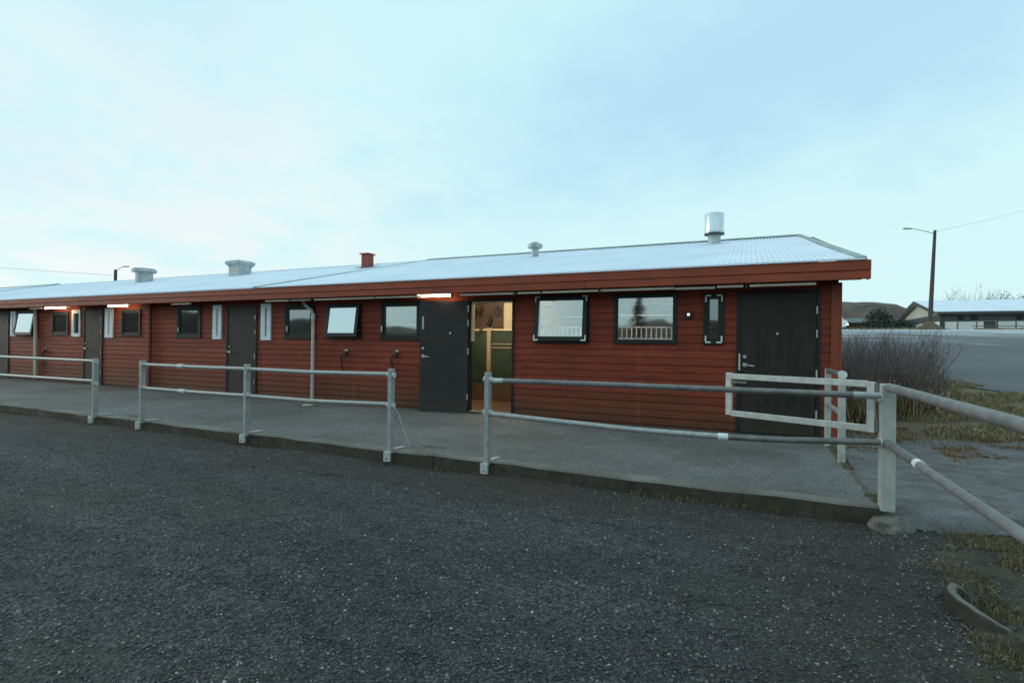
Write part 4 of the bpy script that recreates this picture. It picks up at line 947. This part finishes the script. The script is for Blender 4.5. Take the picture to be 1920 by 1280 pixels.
blades(900, clumped((.96, 1.06), (5.2, 8.5), 2.4, -.1, 43), .01, .04, lambda x, y: x*0, 'grass', 'moss growing in the joint by the posts', 'grass_olive', 1.2, .005)

blades(5000, clumped((1.5, 26), (66, 76), .5, .1, 81), .10, .40, lambda x, y: h(x, y), 'grass', 'dry grass along the far edge of the frosty road', 'grass_dry', 1.0, .03)
# ------------------------------------------------------------------ bare shrubs right of the gable
def branches(qs, base, d, ln, r, depth, rnd_, segs=4, bend=.25):
    p = np.array(base, float); d = np.array(d, float); pts = [p.copy()]
    for i in range(segs):
        d = d+rnd_.normal(0, bend*.3, 3)+np.array((0, 0, .05)); d /= np.linalg.norm(d); p = p+d*ln/segs; pts.append(p.copy())
    qs[0 if depth == 0 else 1].tube(pts, np.linspace(r, r*.35, len(pts)), 3, caps=False)
    if depth < 2:
        for k in range(5 if depth == 0 else 2):
            i = rnd_.integers(1, len(pts)); dd = d+rnd_.normal(0, .45, 3)+np.array((0, 0, .25)); dd /= np.linalg.norm(dd)
            branches(qs, pts[i], dd, ln*rnd_.uniform(.25, .5), r*.55, depth+1, rnd_, 3, bend)
def shrub(x, y, hgt, wd, ns, label, seed):
    rn = np.random.default_rng(seed); z = float(h(np.array(x), np.array(y)))
    o = thing('bare_shrub', label, 'shrub', (x, y, z), 'leafless shrubs beside the gable end')
    qs = [MB(), MB()]
    for i in range(ns):
        a = rn.random()*6.28; rr_ = rn.random()**.5*wd*.35; sp = rn.uniform(.05, .5)
        bx, by = x+math.cos(a)*rr_, y+math.sin(a)*rr_
        dd = np.array((math.cos(a)*sp, math.sin(a)*sp, 1.)); dd /= np.linalg.norm(dd)
        branches(qs, (bx, by, z-.03), dd, hgt*rn.uniform(.55, 1.0), .008, 0, rn)
    qs[0].build('stems', 'shrub_stem', o); qs[1].build('twigs', 'shrub_twig', o)
    n = 900; q = MB()       # a few dead leaves still hanging low down
    a = rn.random(n)*6.28; rr_ = rn.random(n)**.5*wd*.55; zz = z+hgt*(.08+.5*rn.random(n)**1.3)
    for i in range(n):
        c_ = np.array((x+math.cos(a[i])*rr_[i], y+math.sin(a[i])*rr_[i], zz[i])); u_ = rn.normal(0, 1, 3); u_ /= np.linalg.norm(u_); v_ = np.cross(u_, rn.normal(0, 1, 3)); v_ /= np.linalg.norm(v_)
        s = rn.uniform(.012, .03); q.add([c_-u_*s*2, c_+v_*s*.6, c_+u_*s*2, c_-v_*s*.6], [(0, 1, 2, 3)])
    q.build('leaves', 'dry_leaf', o)
for x_, y_, hg_, wd_, ns_, lb_, sd_ in (
        (1.75, 12.2, 1.10, 1.2, 150, 'shrub right beside the gable corner, stems tangled with dead leaves', 1),
        (2.35, 13.0, 1.20, 1.3, 150, 'shrub second from the gable corner, dense at the base', 2),
        (3.0, 14.2, 1.30, 1.4, 150, 'taller purple twigged shrub in the middle of the thicket', 3),
        (3.45, 15.3, 1.25, 1.4, 150, 'outermost shrub on the road side, fanning out to the right', 4),
        (2.0, 14.6, 1.45, 1.4, 130, 'shrub at the back of the thicket just behind the gable', 5),
        (3.05, 12.9, .85, 1.2, 130, 'low sprawling shrub at the front of the thicket', 6),
        (2.8, 16.2, 1.20, 1.5, 120, 'shrub at the back of the thicket seen through the taller one', 7)): shrub(x_, y_, hg_, wd_, ns_, lb_, sd_)
islandmat('grass_tall', [(.30, .22, .12), (.16, .125, .07), (.58, .45, .28), (.10, .085, .05), (.22, .16, .09)])
blades(9000, clumped((1.25, 3.9), (10.9, 14.9), 2.6, -.1, 47, lambda x, y: (y < 10.2+1.25*x+.7) & (y > 8.7+1.15*x)), .15, .72, lambda x, y: h(x, y), 'tall_grass', 'tall dead grass among the foot of the shrubs', 'grass_tall', .75, .007)
# ------------------------------------------------------------------ beyond: stable, pole, barn, van, trees, hillside houses
FX, FYY, FZ = 21.93, 81.3, 3.62
fs_ = thing('white_stable', 'long white stable with frosted roof and cream gable beyond the frosty road', 'stable', (FX, FYY, FZ))
FL, FD = 42, 17.5; EH, RH = 2.42, 4.42
MB().box(FX, FX+FL, FYY, FYY+.2, FZ-.5, FZ+1.22).build('lower_wall', 'far_white', fs_)
MB().box(FX+.01, FX+FL, FYY+.02, FYY+.2, FZ+1.22, FZ+EH).build('upper_wall', 'far_brown', fs_)
MB().box(FX, FX+.2, FYY+.202, FYY+FD, FZ-.5, FZ+1.25).build('gable_lower_wall', 'far_white', fs_)
MB().box(FX+.01, FX+.2, FYY+.202, FYY+FD, FZ+1.25, FZ+2.15).build('gable_band', 'far_dark', fs_)
MB().prism([(FYY, FZ+2.15), (FYY+FD, FZ+2.15), (FYY+FD, FZ+EH), (FYY+FD/2, FZ+RH-.1), (FYY, FZ+EH)], 0, FX+.005, FX+.2).build('gable', 'far_cream', fs_)
q = MB(); oh = .6
q.prism([(FYY-oh, FZ+EH-.12), (FYY-oh, FZ+EH+.08), (FYY+FD/2, FZ+RH+.12), (FYY+FD+oh, FZ+EH+.08), (FYY+FD+oh, FZ+EH-.12), (FYY+FD/2, FZ+RH-.08)], 0, FX-.6, FX+FL)
q.build('roof', frost, fs_)
for s in (0, 1):
    a, c_ = (FYY-oh, FYY+FD/2) if s == 0 else (FYY+FD+oh, FYY+FD/2)
    MB().prism([(a, FZ+EH-.38), (a, FZ+EH+.02), (c_, FZ+RH+.06), (c_, FZ+RH-.34)], 0, FX-.68, FX-.605).build('bargeboard', 'far_dark', fs_)
MB().box(FX-.5, FX+FL, FYY-oh-.06, FYY-oh-.005, FZ+EH-.32, FZ+EH-.0).build('fascia_board', 'far_dark', fs_)
d = MB().box(26.2, 27.55, FYY-.03, FYY+.05, FZ, FZ+1.6).build('door', 'far_dark', fs_); MB().box(26.2, 27.55, FYY-.045, FYY-.031, FZ, FZ+.55).build('kick_panel', 'interior_wood', d)
for x in (31.0, 35.5, 39.5): MB().box(x, x+1.2, FYY-.03, FYY+.05, FZ+.02, FZ+1.9).build('door', 'far_dark', fs_)
MB().box(FX-.02, FX+.5, FYY-.04, FYY-.003, FZ, FZ+EH-.3).build('corner_board', 'far_dark', fs_)
for x in (23.6, 24.9, 29.1, 32.9, 37.2): 
    w = MB().box(x, x+.8, FYY-.0, FYY+.05, FZ+1.32, FZ+1.95).build('window', 'far_dark', fs_); MB().box(x+.08, x+.72, FYY-.012, FYY-.002, FZ+1.40, FZ+1.88).build('pane', 'frame_paint', w)
ff = thing('fence', 'grey pipe fence in front of the white stable beyond the road', 'fence', (26, 77.4, 3.5))
fz = float(h(np.array(25.), np.array(77.4)))
for i in range(14):
    MB().box(22.5+1.75*i, 22.62+1.75*i, 77.34, 77.46, fz-.05, fz+1.28).build('post', 'galvanised_dark', ff)
for z in (.62, 1.18): MB().tube([(23.9, 77.4, fz+z), (45.3, 77.4, fz+z)], .045, 6).build('rail', 'galvanised_dark', ff)
# lamp post by the road
pb = np.array((13.42, 52.2, 2.9)); pt_ = np.array((13.76, 52.35, 10.98))
lp_ = thing('lamp_post', 'leaning wooden lamp post with one long arm by the road at right', 'lamp post', tuple(pb), 'wooden lamp posts with one arm')
MB().tube([pb-(pt_-pb)*.03, pb+(pt_-pb)*.5, pt_], [.17, .14, .10], 10).build('pole', 'pole_wood', lp_, smooth=True)
MB().tube([pt_-(0.1, 0, .25), pt_+(-.9, -.35, -.02), pt_+(-1.75, -.8, .12)], .025, 6).build('arm', 'galvanised_dark', lp_)
MB().obox(pt_+np.array((-2.05, -.93, .10)), (.91, .41, 0), (-.41, .91, 0), (0, 0, 1), .32, .09, .06).build('lamp_head', 'vent_zinc', lp_, bevel=.03)
fm = MB().lathe((pb[0], pb[1], pb[2]-.25), [(1.35, 0), (.95, .35), (.45, .72), (.20, .95)], 12); fm.build('earth_mound', 'verge_earth', lp_)
w1 = MB().tube([pt_+np.array((0, 0, -.1))+np.array((12, 15, 4.6))*s+np.array((0, 0, -.5))*(s-s*s) for s in np.linspace(0, 1.6, 20)], .008, 4, caps=False).build('overhead_wire', 'wire_black'); tag(w1, 'thin overhead wire running right from the lamp post', 'wire')
# second lamp beyond the roof at left
lb = np.array((-66.6, 35.6, -.3)); lt = np.array((-66.6, 35.6, 9.35))
l2 = thing('lamp_post', 'distant lamp post rising behind the stable roof at far left', 'lamp post', tuple(lb), 'wooden lamp posts with one arm')
MB().tube([lb, lt], [.20, .16], 8).build('pole', 'pole_wood', l2)
MB().tube([lt-(0, 0, .2), lt+(.5, .25, .25), lt+(.95, .43, .38)], .03, 6).build('arm', 'galvanised_dark', l2)
MB().obox(lt+np.array((1.1, .5, .38)), (.91, .41, 0), (-.41, .91, 0), (0, 0, 1), .32, .1, .06).build('lamp_head', 'vent_zinc', l2, bevel=.03)
q = MB().tube([np.array((-92, 20, 10.6))*(1-s)+np.array((-66.6, 35.6, 8.7))*s-np.array((0, 0, 1.0))*(s-s*s) for s in np.linspace(0, 1, 14)], .014, 4, caps=False)
tag(q.build('overhead_wire', 'wire_black'), 'thin overhead wire running left from the distant lamp post', 'wire')
# low brown barn behind the shrubs
bz = 3.6
bn = thing('barn', 'low dark brown barn behind the shrubs, left of the white stable', 'barn', (16.5, 90, bz))
MB().box(10.2, 20.0, 90, 97, bz-.8, bz+1.55).build('wall', 'barn_brown', bn)
MB().prism([(89.4, bz+1.45), (89.4, bz+1.62), (93.5, bz+2.35), (97.6, bz+1.62), (97.6, bz+1.45)], 0, 9.8, 20.4).build('roof', 'barn_roof', bn)
for x in (12, 15.5, 18): MB().box(x, x+1.1, 89.95, 89.998, bz+.1, bz+1.1).build('window', 'far_dark', bn)
# white van, mostly hidden by the gable corner
vn = thing('white_van', 'white van parked far off, half hidden by the gable corner of the red stable', 'van', (9.0, 64.5, 3.2))
vz = 3.22
MB().prism([(5.0, vz+.35), (9.35, vz+.35), (9.55, vz+.95), (9.15, vz+1.1), (8.75, vz+2.0), (5.0, vz+2.05)], 1, 63.6, 65.4).build('body', 'far_white', vn, bevel=.08)
MB().prism([(9.16, vz+1.16), (8.80, vz+1.9), (8.83, vz+1.9), (9.20, vz+1.16)], 1, 63.75, 65.25).build('windscreen', 'glass_dark', vn)
MB().prism([(8.0, vz+1.16), (9.0, vz+1.16), (8.72, vz+1.85), (8.0, vz+1.85)], 1, 63.575, 63.60).build('side_window', 'far_dark', vn)
for x in (5.9, 8.6):
    for y in (63.72, 65.28):
        q = MB().lathe((0, 0, 0), [(.33, -.1), (.33, .1)], 16); w = q.build('wheel', 'rubber', vn); w.location = Vector((x, y, vz+.33))-Vector(vn['_w']); w.rotation_euler = (rad(90), 0, 0)
for y in (63.85, 65.15): MB().obox((9.5, y-.2, vz+.62), (1, 0, 0), (0, 1, 0), (0, 0, 1), .04, .12, .08).build('headlight', 'headlight_glow', vn)
# trees
def spruce(x, y, z, hgt, wd, label, seed, grp=None):
    rn = np.random.default_rng(seed); o = thing('spruce_tree', label, 'tree', (x, y, z), grp)
    MB().tube([(x, y, z-.3), (x, y, z+hgt*.95)], [hgt*.025, .02], 7).build('trunk', 'bark', o)
    q = MB(); n = 900
    for i in range(n):
        t_ = rn.random()**.8; a = rn.random()*6.28; R_ = wd*.5*(1-t_)*(.35+.65*rn.random())*(1+.25*math.sin(t_*38)); zz = z+hgt*(.06+.94*t_)
        c_ = np.array((x+math.cos(a)*R_, y+math.sin(a)*R_, zz)); o_ = np.array((math.cos(a), math.sin(a), -.35)); s_d = np.array((-math.sin(a), math.cos(a), 0)); s = hgt*.045*(1.2-t_*.7)
        q.add([c_-o_*s*1.4, c_+s_d*s*.5, c_+o_*s*1.2, c_-s_d*s*.5], [(0, 1, 2, 3)])
    q.build('crown', 'needles', o); return o
spruce(-8.0, -25, -.2, 6.2, 3.0, 'dark spruce behind the viewer, mirrored in the wide window', 13)
def bare_tree(x, y, hgt, label, seed, m_='shrub_twig', ns=14):
    rn = np.random.default_rng(seed); z = float(h(np.array(x), np.array(y))); o = thing('bare_tree', label, 'tree', (x, y, z), 'bare trees behind the white stable roof')
    qs = [MB(), MB()]
    qs[0].tube([(x, y, z-.3), (x+.1, y, z+hgt*.45)], [.12, .07], 6)
    for i in range(ns):
        a = rn.random()*6.28; dd = np.array((math.cos(a)*.6, math.sin(a)*.6, 1)); dd /= np.linalg.norm(dd)
        branches(qs, (x+.05, y, z+hgt*rn.uniform(.12, .45)), dd, hgt*rn.uniform(.4, .62), .03, 0, rn)
    qs[0].build('trunk', 'bark', o); qs[1].build('crown', m_, o)
bz_ = [(32.6, 118, 7.2, 'small pale bare tree behind the white stable ridge, nearest the lamp post'), (34.6, 119, 7.8, 'bare tree second from the lamp post behind the white stable ridge'), (36.2, 118, 8.8, 'tallest bare tree behind the white stable ridge'),
       (37.9, 120, 8.3, 'bare tree just right of the tallest one behind the ridge'), (40.6, 121, 7.6, 'bare tree standing by the first dark bush behind the ridge'), (43.6, 122, 7.9, 'rightmost bare tree, among the dark bushes behind the ridge')]
for i, (x, y, hg, lb_) in enumerate(bz_): bare_tree(x, y, hg, lb_, 50+i)
def dome_bush(x, y, z, hgt, wd, label, seed, grp='dark bushes behind the white stable roof'):
    rn = np.random.default_rng(seed); o = thing('dark_bush', label, 'bush', (x, y, z), grp); q = MB()
    for i in range(1600):
        v_ = rn.normal(0, 1, 3); v_ /= np.linalg.norm(v_); v_[2] = abs(v_[2]); c_ = np.array((x, y, z))+v_*np.array((wd/2, wd/2, hgt))*rn.uniform(.6, 1.05); u_ = rn.normal(0, 1, 3); u_ /= np.linalg.norm(u_); w_ = np.cross(u_, v_); s = rn.uniform(.09, .24)
        q.add([c_-u_*s, c_+w_*s*.6, c_+u_*s, c_-w_*s*.6], [(0, 1, 2, 3)])
    q.build('foliage', 'needles', o); MB().tube([(x, y, z-.3), (x, y, z+hgt*.7)], [.15, .05], 6).build('stem', 'bark', o)
for i, (x, wd, hg) in enumerate(((41.3, 4, 7.2), (43.2, 3.2, 8.1), (45.2, 3.6, 7.2), (47.2, 3.8, 7.7))):
    dome_bush(x, 124, 4.2, hg, wd, ['leftmost dark bush of the row behind the white stable ridge', 'highest and narrowest dark bush behind the white stable ridge', 'dark bush right of the highest one behind the ridge', 'dark bush behind the ridge at the right frame edge'][i], 70+i)
dome_bush(13.7, 71.5, 3.2, 2.7, 3.4, 'broad dark bush in front of the brown barn', 90, None)
dome_bush(15.9, 73.5, 3.25, 1.7, 3.4, 'lower dark bush between the barn and the white stable gable', 91, None)
# small houses low on the hillside
def house(x, y, z, w, d_, hh, label, mroof):
    o = thing('hillside_house', label, 'house', (x, y, z)); MB().box(x-w/2, x+w/2, y, y+d_, z-2, z+hh).build('wall', 'far_brown', o)
    MB().prism([(y-.4, z+hh-.05), (y-.4, z+hh+.15), (y+d_/2, z+hh+1.0), (y+d_+.4, z+hh+.15), (y+d_+.4, z+hh-.05)], 0, x-w/2-.4, x+w/2+.4).build('roof', mroof, o)
    for k in (-.25, .2): MB().box(x+w*k, x+w*k+1.2, y-.05, y-.003, z+1, z+2.1).build('window', 'far_dark', o)
house(48.3, 286, 16.2, 4.5, 4, 1.6, 'small house with pale roof on the brown hillside', 'vent_zinc')
